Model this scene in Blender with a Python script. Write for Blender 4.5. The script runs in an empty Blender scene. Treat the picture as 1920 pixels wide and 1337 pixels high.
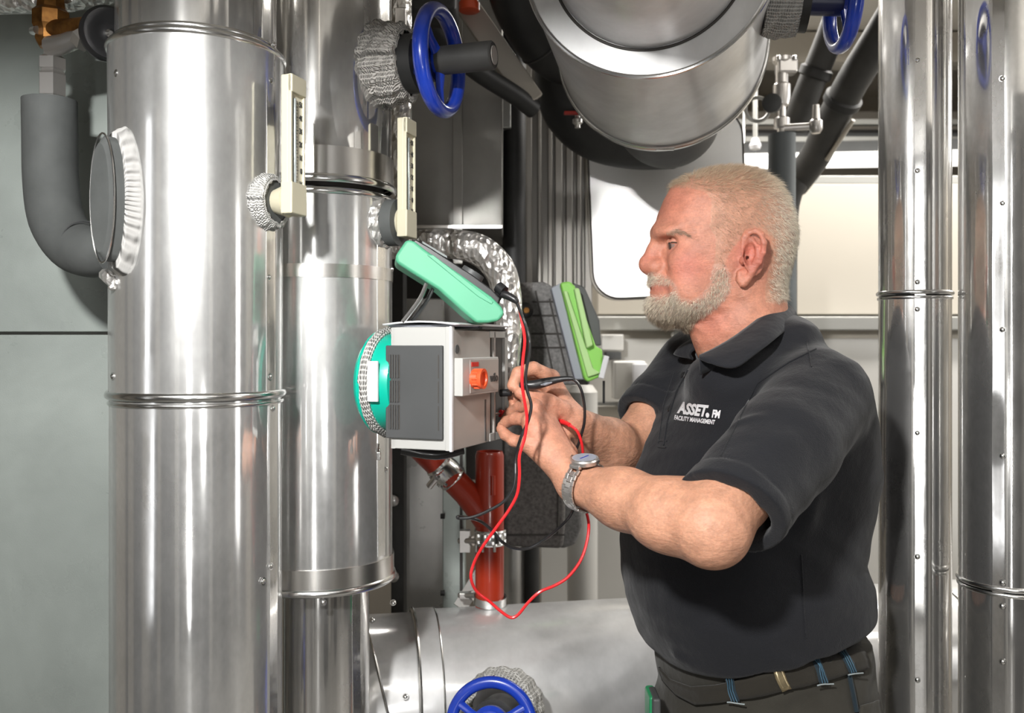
import bpy, math, random
import numpy as np
from mathutils import Vector, Matrix, Quaternion
from mathutils.bvhtree import BVHTree
PI = math.pi
random.seed(7); np.random.seed(7)
F = 1700.0; CX = 960.0; CY = 645.0; EYE = 1.47
def P(px, py, d):
    return Vector(((px - CX) / F * d, d, EYE - (py - CY) / F * d))
S = bpy.context.scene
COL = S.collection
# ---------------------------------------------------------------- camera
cam = bpy.data.cameras.new('camera'); camo = bpy.data.objects.new('camera', cam); COL.objects.link(camo)
cam.sensor_width = 36.0; cam.lens = 36.0 * F / 1920.0
cam.shift_y = (CY - 668.5) / 1920.0
cam.clip_start = 0.02
camo.location = (0, 0, EYE); camo.rotation_euler = (PI / 2, 0, 0)
cam.dof.use_dof = True; cam.dof.focus_distance = 1.30; cam.dof.aperture_fstop = 5.6
S.camera = camo
# ---------------------------------------------------------------- world, lights, exposure
w = bpy.data.worlds.new('world'); S.world = w; w.use_nodes = True
w.node_tree.nodes['Background'].inputs[0].default_value = (0.9, 0.93, 1, 1)
w.node_tree.nodes['Background'].inputs[1].default_value = 0.25
S.view_settings.view_transform = 'Standard'; S.view_settings.look = 'None'
S.view_settings.gamma = 1.0; S.view_settings.use_curve_mapping = False
S.view_settings.exposure = 0.0
try:
    S.cycles.use_denoising = True
    S.cycles.max_bounces = 7; S.cycles.diffuse_bounces = 3; S.cycles.glossy_bounces = 5
    S.cycles.sample_clamp_indirect = 6.0; S.cycles.caustics_reflective = False; S.cycles.caustics_refractive = False
except Exception: pass
def area(name, loc, aim, size, power, col=(1, 1, 1), sy=None):
    l = bpy.data.lights.new(name, 'AREA'); l.energy = power; l.color = col
    l.shape = 'RECTANGLE' if sy else 'DISK'; l.size = size
    if sy: l.size_y = sy
    o = bpy.data.objects.new(name, l); COL.objects.link(o); o.location = loc
    o.rotation_euler = (Vector(aim) - Vector(loc)).to_track_quat('-Z', 'Y').to_euler()
    return o
FLASH = area('photo_flash', (-0.36, -0.05, 2.02), (0.0, 1.4, 1.42), 0.10, 21, (1.0, 0.99, 0.97))
FLASH.data.spread = math.radians(140)
FILL = area('photo_fill_flash', (0.16, -0.12, 1.22), (0.1, 1.6, 1.5), 0.16, 1.9, (1.0, 0.99, 0.97))
RIM = area('photo_rear_lamp', (2.3, 2.2, 2.25), (0.5, 1.4, 1.5), 0.35, 13, (1.0, 0.98, 0.95))
for i, (x, y, p) in enumerate(((-1.0, -0.9, 9), (0.9, -0.9, 12), (1.7, 1.0, 14), (1.5, 2.6, 34), (0.2, 2.9, 30))):
    area('ceiling_tube', (x, y, 2.66), (x, y, 0), 1.3, p, (1.0, 0.96, 0.9), 0.16)
area('added_streak_light', (-0.05, -2.15, 1.25), (-0.05, 0, 1.25), 0.12, 10, (1.0, 0.99, 0.97), 2.2)  # added unseen strip light, draws long upright streaks on the pipes
area('added_side_light', (-2.02, -0.55, 1.45), (0, -0.3, 1.45), 0.3, 5, (0.97, 0.98, 1.0), 1.9)  # added unseen light for streaks along the pipes' left sides
area('added_side_light', (3.12, -0.1, 1.45), (0, 0.3, 1.45), 0.4, 10, (1.0, 0.98, 0.95), 2.0)  # its added counterpart for the right sides
# ---------------------------------------------------------------- materials
MATS = {}
def newmat(name):
    m = bpy.data.materials.new(name); m.use_nodes = True; MATS[name] = m
    nt = m.node_tree; return m, nt, nt.nodes['Principled BSDF']
def N(nt, t, **kw):
    n = nt.nodes.new(t)
    for k, v in kw.items(): setattr(n, k, v)
    return n
def noise(nt, scale, detail=3, mapscale=None, rough=0.5, dist=0.0):
    tc = N(nt, 'ShaderNodeTexCoord'); mp = N(nt, 'ShaderNodeMapping')
    if mapscale: mp.inputs['Scale'].default_value = mapscale
    nt.links.new(tc.outputs['Object'], mp.inputs['Vector'])
    n = N(nt, 'ShaderNodeTexNoise'); n.inputs['Scale'].default_value = scale
    n.inputs['Detail'].default_value = detail; n.inputs['Roughness'].default_value = rough
    n.inputs['Distortion'].default_value = dist
    nt.links.new(mp.outputs['Vector'], n.inputs['Vector']); return n.outputs[0]
def ramp(nt, src, stops):
    r = N(nt, 'ShaderNodeValToRGB'); e = r.color_ramp.elements
    while len(e) < len(stops): e.new(0.5)
    for i, (p, c) in enumerate(stops):
        e[i].position = p; e[i].color = (c, c, c, 1) if not hasattr(c, '__len__') else (*c, 1)
    nt.links.new(src, r.inputs[0]); return r.outputs[0]
def bump(nt, src, dist, strength=1.0, prev=None):
    b = N(nt, 'ShaderNodeBump'); b.inputs['Distance'].default_value = dist; b.inputs['Strength'].default_value = strength
    nt.links.new(src, b.inputs['Height'])
    if prev: nt.links.new(prev, b.inputs['Normal'])
    return b.outputs[0]
def simple(name, col, rough=0.5, metal=0.0, nscale=None, var=0.12, bmp=None, bscale=200, emis=None, coat=0.0, mapscale=None, sheen=0):
    m, nt, b = newmat(name)
    b.inputs['Base Color'].default_value = (*col, 1); b.inputs['Roughness'].default_value = rough
    b.inputs['Metallic'].default_value = metal; b.inputs['Coat Weight'].default_value = coat
    if sheen: b.inputs['Sheen Weight'].default_value = sheen
    if nscale:
        f = noise(nt, nscale, 4, mapscale)
        c = ramp(nt, f, ((0.3, tuple(x * (1 - var) for x in col)), (0.7, tuple(min(1, x * (1 + var)) for x in col))))
        nt.links.new(c, b.inputs['Base Color'])
    if bmp: nt.links.new(bump(nt, noise(nt, bscale, 3), bmp), b.inputs['Normal'])
    if emis:
        b.inputs['Emission Color'].default_value = (*emis[0], 1); b.inputs['Emission Strength'].default_value = emis[1]
    return m
def sheetmetal(name, col=(0.8, 0.8, 0.79), r1=0.13, r2=0.45, mixf=0.5, streak=(9, 9, 0.7), wave=0.0012, fine=0.00004, smudge=0.25, finescale=400, mottle=3.0, df=0.22):
    """worn rolled sheet: a sharp lobe and a wide lobe, long shallow waves along the rolling direction, smudges"""
    m, nt, b = newmat(name)
    nt.nodes.remove(b)
    out = nt.nodes['Material Output']
    g1 = N(nt, 'ShaderNodeBsdfAnisotropic'); g2 = N(nt, 'ShaderNodeBsdfAnisotropic')
    sm = noise(nt, mottle, 5, None, 0.65, 0.4)
    cs = ramp(nt, sm, ((0.3, tuple(c * (1 - smudge) for c in col)), (0.65, col)))
    nt.links.new(cs, g1.inputs['Color']); nt.links.new(cs, g2.inputs['Color'])
    rs = ramp(nt, noise(nt, mottle * 2.2, 5, None, 0.7), ((0.35, r1), (0.75, r1 + 0.14)))
    nt.links.new(rs, g1.inputs['Roughness']); g2.inputs['Roughness'].default_value = r2
    h1 = noise(nt, 1.0, 1, streak); n1 = bump(nt, h1, wave)
    n2 = bump(nt, noise(nt, finescale, 2), fine, 1.0, n1)
    nt.links.new(n1, g1.inputs['Normal']); nt.links.new(n2, g2.inputs['Normal'])
    mx = N(nt, 'ShaderNodeMixShader')
    fm = ramp(nt, noise(nt, mottle * 1.5, 6, (1, 1, 0.5), 0.7), ((0.35, max(0, mixf - 0.15)), (0.7, min(1, mixf + 0.2))))
    nt.links.new(fm, mx.inputs[0]); nt.links.new(g1.outputs[0], mx.inputs[1]); nt.links.new(g2.outputs[0], mx.inputs[2])
    dfn = N(nt, 'ShaderNodeBsdfDiffuse'); nt.links.new(cs, dfn.inputs['Color']); nt.links.new(n2, dfn.inputs['Normal'])
    m2 = N(nt, 'ShaderNodeMixShader'); m2.inputs[0].default_value = df
    nt.links.new(mx.outputs[0], m2.inputs[1]); nt.links.new(dfn.outputs[0], m2.inputs[2])
    nt.links.new(m2.outputs[0], out.inputs['Surface'])
    return m
ALU = sheetmetal('clad_aluminium', (0.87, 0.87, 0.86), 0.06, 0.42, 0.30, (13, 13, 0.10), 0.0075, df=0.11)
ALU2 = sheetmetal('polished_cladding', (0.88, 0.87, 0.85), 0.04, 0.34, 0.20, (17, 17, 0.10), 0.0060, df=0.06)
ALUX = sheetmetal('clad_aluminium_lengthwise', (0.84, 0.84, 0.84), 0.11, 0.56, 0.55, (0.25, 9, 9), 0.006, df=0.24)
ALUY = sheetmetal('clad_aluminium_end', (0.88, 0.88, 0.88), 0.14, 0.60, 0.55, (4, 0.6, 4), 0.002, df=0.45)
DUCTM = sheetmetal('galvanised_duct_sheet', (0.50, 0.55, 0.52), 0.25, 0.55, 0.65, (5, 1, 0.4), 0.002, 0.00015, 0.30, 700, 2.2, 0.5)
DARKM = sheetmetal('dull_duct_sheet', (0.36, 0.35, 0.33), 0.38, 0.55, 0.45, (10, 10, 0.6), 0.002)
GREYM = sheetmetal('grey_sheet', (0.62, 0.61, 0.59), 0.25, 0.5, 0.6, (6, 6, 0.5), 0.0012)
STEEL = simple('bright_steel', (0.75, 0.75, 0.74), 0.22, 1.0)
STRAPM = simple('strap_steel', (0.72, 0.70, 0.67), 0.27, 1.0, 3, 0.15)
BRASS = simple('old_brass', (0.30, 0.14, 0.04), 0.4, 0.9, 60, 0.5, 0.0004, 90)
NICKEL = simple('dull_nickel', (0.62, 0.60, 0.58), 0.33, 0.9)
def foilmat():
    m, nt, b = newmat('crinkled_foil')
    b.inputs['Metallic'].default_value = 0.85; b.inputs['Roughness'].default_value = 0.3
    b.inputs['Base Color'].default_value = (0.85, 0.83, 0.8, 1)
    tc = N(nt, 'ShaderNodeTexCoord'); v = N(nt, 'ShaderNodeTexVoronoi'); v.inputs['Scale'].default_value = 95
    nz = noise(nt, 45, 3); ad = N(nt, 'ShaderNodeVectorMath', operation='MULTIPLY_ADD')
    nt.links.new(tc.outputs['Object'], ad.inputs[0]); ad.inputs[1].default_value = (1, 1, 0.55)
    nt.links.new(ad.outputs[0], v.inputs['Vector'])
    n1 = bump(nt, v.outputs['Distance'], 0.006); n2 = bump(nt, nz, 0.004, 1, n1)
    nt.links.new(n2, b.inputs['Normal']); return m
FOIL = foilmat()
def woven(name, col, sc=(420, 420), amp=0.0012):
    m, nt, b = newmat(name)
    b.inputs['Roughness'].default_value = 0.95
    nt.links.new(ramp(nt, noise(nt, 14, 4), ((0.3, tuple(c * 0.75 for c in col)), (0.65, col))), b.inputs['Base Color'])
    tc = N(nt, 'ShaderNodeTexCoord')
    hs = []
    for ax in range(2):
        s = N(nt, 'ShaderNodeSeparateXYZ'); nt.links.new(tc.outputs['UV'], s.inputs[0])
        mu = N(nt, 'ShaderNodeMath', operation='MULTIPLY'); nt.links.new(s.outputs[ax], mu.inputs[0]); mu.inputs[1].default_value = sc[ax]
        si = N(nt, 'ShaderNodeMath', operation='SINE'); nt.links.new(mu.outputs[0], si.inputs[0]); hs.append(si)
    mm = N(nt, 'ShaderNodeMath', operation='MULTIPLY'); nt.links.new(hs[0].outputs[0], mm.inputs[0]); nt.links.new(hs[1].outputs[0], mm.inputs[1])
    ad = N(nt, 'ShaderNodeMath', operation='ADD'); nt.links.new(mm.outputs[0], ad.inputs[0]); nt.links.new(hs[1].outputs[0], ad.inputs[1])
    nt.links.new(bump(nt, ad.outputs[0], amp), b.inputs['Normal']); return m
WOVEN = woven('woven_glass_tape', (0.66, 0.65, 0.62))
WOVENR = woven('ribbed_glass_tape', (0.60, 0.59, 0.57), (190, 6), 0.004)
WOVENG = woven('woven_glass_tape_greyed', (0.60, 0.57, 0.53))
FOAM = simple('grey_foam_rubber', (0.085, 0.09, 0.088), 0.75, 0, 25, 0.12, 0.0006, 60)
FOAMD = simple('black_foam_rubber', (0.018, 0.018, 0.018), 0.55, 0, 20, 0.25, 0.0006, 40)
FOAMB = simple('charcoal_foam', (0.045, 0.044, 0.042), 0.6, 0, 20, 0.2)
BLACKP = simple('black_plastic', (0.015, 0.015, 0.016), 0.35)
BLACKR = simple('black_cable_rubber', (0.012, 0.012, 0.013), 0.3, coat=0.3)
REDR = simple('red_cable_rubber', (0.72, 0.02, 0.025), 0.3, coat=0.3)
BLUE = simple('blue_enamel', (0.01, 0.045, 0.42), 0.28, 0, 20, 0.2, coat=0.5)
DBLUE = simple('dark_blue_enamel', (0.01, 0.015, 0.07), 0.35)
MINT = simple('mint_rubber', (0.085, 0.36, 0.21), 0.5, 0, 9, 0.08)
TEAL = simple('teal_enamel', (0.0, 0.42, 0.30), 0.32, 0, 9, 0.05, coat=0.4)
LIGHTG = simple('pale_grey_plastic', (0.45, 0.448, 0.43), 0.42)
WARMG = simple('warm_grey_plastic', (0.37, 0.34, 0.315), 0.45, 0, 9, 0.06)
GRILLE = simple('charcoal_plastic', (0.062, 0.064, 0.065), 0.5, 0, 10, 0.12)
WHITEP = simple('white_plastic', (0.72, 0.72, 0.74), 0.4)
ORANGE = simple('orange_red_knob', (0.78, 0.10, 0.03), 0.4)
BEIGE = simple('cream_thermometer_case', (0.60, 0.56, 0.42), 0.4)
PALE = simple('cream_scale_plate', (0.74, 0.70, 0.55), 0.5)
INK = simple('print_ink', (0.03, 0.03, 0.03), 0.6)
GLASS = simple('thermometer_glass', (0.35, 0.38, 0.38), 0.08, 0.3)
LIME = simple('lime_green_plastic', (0.26, 0.62, 0.10), 0.45)
LIMEP = simple('pale_lime_plastic', (0.45, 0.70, 0.28), 0.45)
BLUEG = simple('blue_grey_plastic', (0.33, 0.35, 0.40), 0.5)
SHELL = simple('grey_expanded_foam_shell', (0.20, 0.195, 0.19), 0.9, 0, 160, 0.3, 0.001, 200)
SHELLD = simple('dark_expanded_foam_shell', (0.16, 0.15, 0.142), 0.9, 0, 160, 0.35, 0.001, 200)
REDP = simple('red_enamel_pipe', (0.42, 0.035, 0.012), 0.35, 0, 8, 0.15, coat=0.4)
RED2 = simple('red_lever', (0.55, 0.03, 0.02), 0.4)
WALLM = simple('painted_wall', (0.50, 0.46, 0.40), 0.8, 0, 2, 0.06, 0.001, 30)
WALLD = simple('dark_panel', (0.045, 0.042, 0.04), 0.6)
WALLB = simple('plant_room_wall', (0.34, 0.31, 0.27), 0.8, 0, 2, 0.06)
CEILM = simple('ceiling_paint', (0.60, 0.56, 0.50), 0.85, 0, 2, 0.05)
FLOORM = simple('grey_floor_paint', (0.32, 0.31, 0.29), 0.45, 0, 3, 0.15)
CABW = simple('white_powder_coat', (0.66, 0.65, 0.62), 0.45, 0, 1.5, 0.04)
CABB = simple('beige_powder_coat', (0.56, 0.52, 0.45), 0.45, 0, 1.5, 0.04)
RAIL = simple('grey_rail', (0.40, 0.40, 0.38), 0.4, 0.5)
MIRW = sheetmetal('bright_cover_sheet', (0.95, 0.95, 0.94), 0.30, 0.42, 0.5, (1, 1, 1), 0.0001, fine=0.00001, smudge=0.0, mottle=0.3, df=0.2)
LAMPW = simple('lamp_diffuser', (0.9, 0.9, 0.88), 0.4, emis=((1.0, 0.97, 0.9), 2.2))
EDGE = simple('dark_edge_line', (0.05, 0.045, 0.04), 0.6)
# ---------------------------------------------------------------- mesh helpers
class MB:
    def __init__(s): s.v = []; s.f = []; s.uv = None
    def add(s, vs, fs):
        o = len(s.v); s.v += [Vector(x) for x in vs]; s.f += [tuple(i + o for i in f) for f in fs]; return s
    def box(s, c, size, R=None):
        c = Vector(c); h = Vector(size) / 2; vs = []
        for z in (-1, 1):
            for y in (-1, 1):
                for x in (-1, 1):
                    p = Vector((x * h.x, y * h.y, z * h.z)); vs.append(c + (R @ p if R else p))
        return s.add(vs, [(0, 2, 3, 1), (4, 5, 7, 6), (0, 1, 5, 4), (2, 6, 7, 3), (0, 4, 6, 2), (1, 3, 7, 5)])
    def lathe(s, o, ax, prof, seg=48, caps=True, sx=1.0, sy=1.0, up=(0, 0, 1)):
        o = Vector(o); R = frame(ax, up); vs = []; fs = []; n = len(prof)
        for t, r in prof:
            for k in range(seg):
                a = 2 * PI * k / seg
                vs.append(o + R @ Vector((math.cos(a) * r * sx, math.sin(a) * r * sy, t)))
        for i in range(n - 1):
            for k in range(seg):
                k2 = (k + 1) % seg
                fs.append((i * seg + k, i * seg + k2, (i + 1) * seg + k2, (i + 1) * seg + k))
        if caps: fs.append(tuple(range(seg))[::-1]); fs.append(tuple((n - 1) * seg + k for k in range(seg)))
        return s.add(vs, fs)
    def cyl(s, a, b, r, r2=None, seg=24):
        a = Vector(a); b = Vector(b); return s.lathe(a, b - a, [(0, r), ((b - a).length, r if r2 is None else r2)], seg)
    def tube(s, pts, r, seg=12, caps=True, sub=4, flat=1.0):
        pts = [Vector(p) for p in pts]
        rr = list(r) if hasattr(r, '__len__') else [r] * len(pts)
        if sub > 1: pts, rr = catmull(pts, rr, sub)
        n = len(pts); T = []
        for i in range(n): T.append((pts[min(i + 1, n - 1)] - pts[max(i - 1, 0)]).normalized())
        u = T[0].orthogonal().normalized(); vs = []; fs = []
        for i in range(n):
            u = (u - T[i] * u.dot(T[i])).normalized(); v = T[i].cross(u)
            for k in range(seg):
                a = 2 * PI * k / seg; vs.append(pts[i] + (u * math.cos(a) + v * math.sin(a) * flat) * rr[i])
        for i in range(n - 1):
            for k in range(seg):
                k2 = (k + 1) % seg; fs.append((i * seg + k, i * seg + k2, (i + 1) * seg + k2, (i + 1) * seg + k))
        if caps: fs.append(tuple(range(seg))[::-1]); fs.append(tuple((n - 1) * seg + k for k in range(seg)))
        return s.add(vs, fs)
    def prism(s, poly, ext):
        """poly: 3-D points of one face; ext: extrusion vector"""
        poly = [Vector(p) for p in poly]; e = Vector(ext); n = len(poly)
        return s.add(poly + [p + e for p in poly], [tuple(range(n))[::-1], tuple(range(n, 2 * n))] + [(i, (i + 1) % n, (i + 1) % n + n, i + n) for i in range(n)])
    def torus(s, c, ax, R, r, seg=64, seg2=12, a0=0, a1=2 * PI, flat=1.0):
        M = frame(ax); c = Vector(c); pts = []
        closed = abs(a1 - a0 - 2 * PI) < 1e-6
        vs = []; fs = []; n = seg if closed else seg + 1
        for i in range(n):
            a = a0 + (a1 - a0) * i / seg; d = Vector((math.cos(a), math.sin(a), 0))
            for k in range(seg2):
                b = 2 * PI * k / seg2; vs.append(c + M @ (d * (R + r * math.cos(b)) + Vector((0, 0, r * flat * math.sin(b)))))
        for i in range(n if closed else n - 1):
            i2 = (i + 1) % n
            for k in range(seg2):
                k2 = (k + 1) % seg2; fs.append((i * seg2 + k, i2 * seg2 + k, i2 * seg2 + k2, i * seg2 + k2))
        return s.add(vs, fs)
    def build(s, name, mat, parent=None, smooth=True, bevel=0, seg=2, origin=None, wn=False, angle=35, uv=None):
        me = bpy.data.meshes.new(name)
        base = Vector(parent['wloc']) if parent is not None else Vector((0, 0, 0))
        if origin is None:
            if parent is None: 
                zs = min(v.z for v in s.v); c = sum(s.v, Vector()) / len(s.v); origin = Vector((c.x, c.y, zs))
            else: origin = sum(s.v, Vector()) / len(s.v)
        origin = Vector(origin)
        me.from_pydata([tuple(v - origin) for v in s.v], [], s.f); me.update()
        me.materials.append(mat)
        o = bpy.data.objects.new(name, me); COL.objects.link(o); o.location = origin - base; o['wloc'] = tuple(origin)
        if parent is not None: o.parent = parent
        import bmesh
        bm = bmesh.new(); bm.from_mesh(me); bmesh.ops.recalc_face_normals(bm, faces=bm.faces)
        if smooth:
            for f in bm.faces: f.smooth = True
            for e in bm.edges:
                if len(e.link_faces) == 2 and e.calc_face_angle(0) > math.radians(angle): e.smooth = False
        bm.to_mesh(me); bm.free()
        if uv: 
            L = me.uv_layers.new(name='UVMap')
            for lp in me.loops:
                L.data[lp.index].uv = uv(me.vertices[lp.vertex_index].co + origin)
        if bevel:
            b = o.modifiers.new('bevel', 'BEVEL'); b.width = bevel; b.segments = seg; b.limit_method = 'ANGLE'; b.angle_limit = math.radians(30)
            for p in me.polygons: p.use_smooth = True
            b.harden_normals = True
        return o
def frame(ax, up=(0, 0, 1)):
    z = Vector(ax).normalized(); up = Vector(up)
    if abs(z.dot(up)) > 0.99: up = Vector((0, 1, 0))
    x = up.cross(z).normalized(); y = z.cross(x)
    return Matrix((x, y, z)).transposed()
def catmull(pts, rr, sub):
    op = []; orr = []; n = len(pts)
    for i in range(n - 1):
        p0 = pts[max(i - 1, 0)]; p1 = pts[i]; p2 = pts[i + 1]; p3 = pts[min(i + 2, n - 1)]
        for k in range(sub):
            t = k / sub
            op.append(0.5 * ((2 * p1) + (p2 - p0) * t + (2 * p0 - 5 * p1 + 4 * p2 - p3) * t * t + (3 * p1 - p0 - 3 * p2 + p3) * t ** 3))
            orr.append(rr[i] * (1 - t) + rr[i + 1] * t)
    op.append(pts[-1]); orr.append(rr[-1]); return op, orr
def tag(o, label=None, cat=None, group=None, kind=None):
    if label: o['label'] = label
    if cat: o['category'] = cat
    if group: o['group'] = group
    if kind: o['kind'] = kind
    return o
def thing(name, label, cat, loc=(0, 0, 0), group=None):
    o = bpy.data.objects.new(name, None); COL.objects.link(o); o.location = loc; o['wloc'] = tuple(loc)
    o.empty_display_size = 0.05
    return tag(o, label, cat, group)
def struct(name, mb, mat, **kw): return tag(mb.build(name, mat, **kw), kind='structure')
def dup(o, parent, wloc, rot=None):
    c = o.copy(); COL.objects.link(c); c.parent = parent
    c.location = Vector(wloc) - Vector(parent['wloc']); c['wloc'] = tuple(wloc)
    if rot is not None: c.rotation_euler = rot
    return c
def text_mesh(txt, size, ext=0.0003, bold=0.0, shear=0.0, spacing=1.0):
    cu = bpy.data.curves.new('t', 'FONT'); cu.body = txt; cu.size = size; cu.extrude = ext; cu.offset = bold; cu.shear = shear
    cu.space_character = spacing; cu.align_x = 'CENTER'; cu.align_y = 'CENTER'; cu.resolution_u = 3
    o = bpy.data.objects.new('t', cu); COL.objects.link(o)
    dg = bpy.context.evaluated_depsgraph_get(); me = bpy.data.meshes.new_from_object(o.evaluated_get(dg))
    vs = [v.co.copy() for v in me.vertices]; fs = [tuple(p.vertices) for p in me.polygons]
    bpy.data.objects.remove(o); bpy.data.meshes.remove(me); bpy.data.curves.remove(cu)
    return vs, fs
def text(name, txt, size, center, right, up, mat, parent, bold=0.0, shear=0.0, spacing=1.0):
    vs, fs = text_mesh(txt, size, 0.00025, bold, shear, spacing)
    r = Vector(right).normalized(); u = Vector(up).normalized(); n = r.cross(u); mb = MB()
    mb.add([Vector(center) + r * v.x + u * v.y + n * v.z for v in vs], fs)
    return mb.build(name, mat, parent, smooth=False)
# shared screw head (axis along local +z)
def screw_mesh():
    mb = MB(); mb.lathe((0, 0, 0), (0, 0, 1), [(-0.001, 0.0042), (0.0005, 0.0042), (0.002, 0.003), (0.0026, 0.0012)], 14)
    mb.lathe((0, 0, 0), (0, 0, 1), [(-0.001, 0.0056), (0.0003, 0.0056)], 14)
    o = mb.build('screw', STEEL, None, origin=(0, 0, 0)); me = o.data; bpy.data.objects.remove(o); return me
SCREW = screw_mesh()
def screw(parent, loc, ax, s=1.0):
    o = bpy.data.objects.new('screw', SCREW); COL.objects.link(o); o.parent = parent
    o.location = Vector(loc) - Vector(parent['wloc']); o.rotation_euler = frame(ax).to_euler(); o.scale = (s, s, s); return o
# ================================================================ the room
X0, X1, Y0, Y1, ZC = -2.1, 3.2, -2.3, 4.7, 2.75
def slab(name, c, size, mat): return struct(name, MB().box(c, size), mat, smooth=False)
slab('floor', ((X0 + X1) / 2, (Y0 + Y1) / 2, -0.05), (X1 - X0, Y1 - Y0, 0.1), FLOORM)
slab('ceiling', ((X0 + X1) / 2, (Y0 + Y1) / 2, ZC + 0.05), (X1 - X0, Y1 - Y0, 0.1), CEILM)
slab('wall_back', ((X0 + X1) / 2, Y1 + 0.05, ZC / 2), (X1 - X0, 0.1, ZC), WALLM)
slab('wall_front', ((X0 + X1) / 2, Y0 - 0.05, ZC / 2), (X1 - X0, 0.1, ZC), WALLB)
slab('wall_left', (X0 - 0.05, (Y0 + Y1) / 2, ZC / 2), (0.1, Y1 - Y0, ZC), WALLM)
slab('wall_right', (X1 + 0.05, (Y0 + Y1) / 2, ZC / 2), (0.1, Y1 - Y0, ZC), WALLM)
# dark uprights added out of view, only to be mirrored in the cladding
for i, (x, wd) in enumerate(((-1.7, 0.25), (-1.05, 0.12), (-0.62, 0.35), (-0.05, 0.1), (0.35, 0.5), (1.15, 0.12), (1.6, 0.4), (2.5, 0.3))):
    slab('beam_or_added_upright_%d' % (i + 1), (x, Y0 + 0.06, 1.25), (wd, 0.12, 2.5), WALLD)
for i, (y, wd) in enumerate(((-1.5, 0.4), (-0.6, 0.2), (0.1, 0.5), (1.0, 0.15))):
    slab('beam_or_added_upright_%d' % (i + 9), (X0 + 0.05, y, 1.25), (0.1, wd, 2.5), WALLD)
    slab('beam_or_added_upright_%d' % (i + 13), (X1 - 0.05, y + 0.3, 1.25), (0.1, wd, 2.5), WALLD)
# ceiling beams on the far side
for i, (y, z, h) in enumerate(((4.35, 2.52, 0.10), (3.75, 2.68, 0.12))):
    slab('beam_or_added_upright_%d' % (i + 17), ((X0 + X1) / 2, y, z), (X1 - X0 - 0.02, 0.12, h), WALLM)
slab('beam_or_added_upright_19', ((X0 + X1) / 2, 4.25, P(0, 264, 4.2).z), (X1 - X0 - 0.02, 0.10, 0.105), WALLD)
# unseen cabinets added behind the camera to give the cladding reflections
for k, (x, y, wd, mt) in enumerate(((-1.45, -1.3, 0.5, 'd'), (-0.75, -1.5, 0.28, 'w'), (0.75, -1.2, 0.45, 'd'), (1.35, -1.4, 0.3, 'w'), (2.1, -0.6, 0.4, 'd'))):
    tq = thing('added_cabinet', ('dark' if mt == 'd' else 'white') + ' tall cabinet added behind the camera for reflections, %s' % ('farthest to the left', 'left of the middle gap', 'right of the middle gap', 'between two dark cabinets', 'farthest to the right')[k], 'cabinet', (x, y, 0))
    MB().box((x, y, 1.05), (wd, 0.35, 2.1)).build('carcass', WALLD if mt == 'd' else CABW, tq, bevel=0.01)
    MB().box((x, y + 0.18, 1.08), (wd - 0.04, 0.02, 1.95)).build('door_panel', WALLD if mt == 'd' else CABW, tq, bevel=0.005)
# overhead duct: hangs above the frame, its lower edge shades the top of everything
t = thing('overhead_duct', 'dull sheet metal duct crossing overhead above the camera view', 'duct', (0.4, 0.62, 1.97))
MB().box((0.4, 0.62, 2.132), (3.6, 0.34, 0.32)).build('casing', GREYM, t, smooth=False)
for x in (-1.1, -0.1, 0.9, 1.9):
    MB().box((x, 0.62, 2.14), (0.03, 0.37, 0.33)).build('flange', STRAPM, t, smooth=False)
    MB().cyl((x, 0.62, 2.25), (x, 0.62, 2.75), 0.005).build('hanger_rod', STEEL, t)
# ---------------------------------------------------------------- far air handling cabinet
t = thing('air_handling_unit', 'large beige and white panelled air handling cabinet with grey rail behind the man', 'cabinet', (1.0, 3.3, 0.0))
ya = 3.05
def fx(px, d): return (px - CX) / F * d
zr = P(0, 607, ya).z
x0 = fx(1010, ya); x1 = 2.6
MB().box(((x0 + x1) / 2, ya + 0.38, zr / 2 + 0.2), (x1 - x0, 0.7, zr + 0.38)).build('body', CABB, t, smooth=False)
edges = [fx(p, ya) for p in (1010, 1262, 1500, 1690, 1900, 2250)]
for a, b in zip(edges[:-1], edges[1:]):
    MB().box(((a + b) / 2, ya + 0.005, (zr - 0.02) / 2), (b - a - 0.012, 0.05, zr - 0.08)).build('lower_panel', CABW, t, bevel=0.004)
for a, b in zip((1120, 1490, 1700, 1920), (1482, 1692, 1912, 2250)):
    a = fx(a, ya); b = fx(b, ya); z0 = zr + 0.03; z1 = P(0, 345, ya).z
    MB().box(((a + b) / 2, ya + 0.01, (z0 + z1) / 2), (b - a, 0.04, z1 - z0)).build('upper_panel', CABB, t, bevel=0.004)
MB().box(((x0 + x1) / 2, ya - 0.035, zr), (x1 - x0, 0.05, 0.045)).build('rail', RAIL, t, bevel=0.004)
MB().box(((x0 + x1) / 2, ya + 0.3, P(0, 338, ya).z), (x1 - x0, 0.62, 0.03)).build('top_edge', RAIL, t, bevel=0.004)
for px in (1278, 1263): screw(t, P(px, 628, ya - 0.03), (0, -1, 0), 1.6)
MB().box(P(1278, 640, ya - 0.03), (0.05, 0.012, 0.10)).build('hinge_plate', RAIL, t, smooth=False)
# strip lamp
t = thing('strip_lamp', 'glowing white fluorescent strip lamp above the far cabinet', 'lamp', P(1620, 300, 3.7))
pa = P(1330, 304, 3.85); pb = P(2050, 292, 3.55); dv = (pb - pa)
R = frame(dv)
MB().box((pa + pb) / 2, (0.07, 0.055, dv.length), R).build('diffuser', LAMPW, t, bevel=0.008)
MB().box((pa + pb) / 2 + Vector((0, 0.02, 0.055)), (0.05, 0.045, dv.length), R).build('housing', GRILLE, t, smooth=False)
for k in (0.1, 0.5, 0.9):
    p = pa + dv * k + Vector((0, 0.02, 0.07)); MB().cyl(p, (p.x, p.y, ZC), 0.006).build('hanger_rod', STEEL, t)
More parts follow.
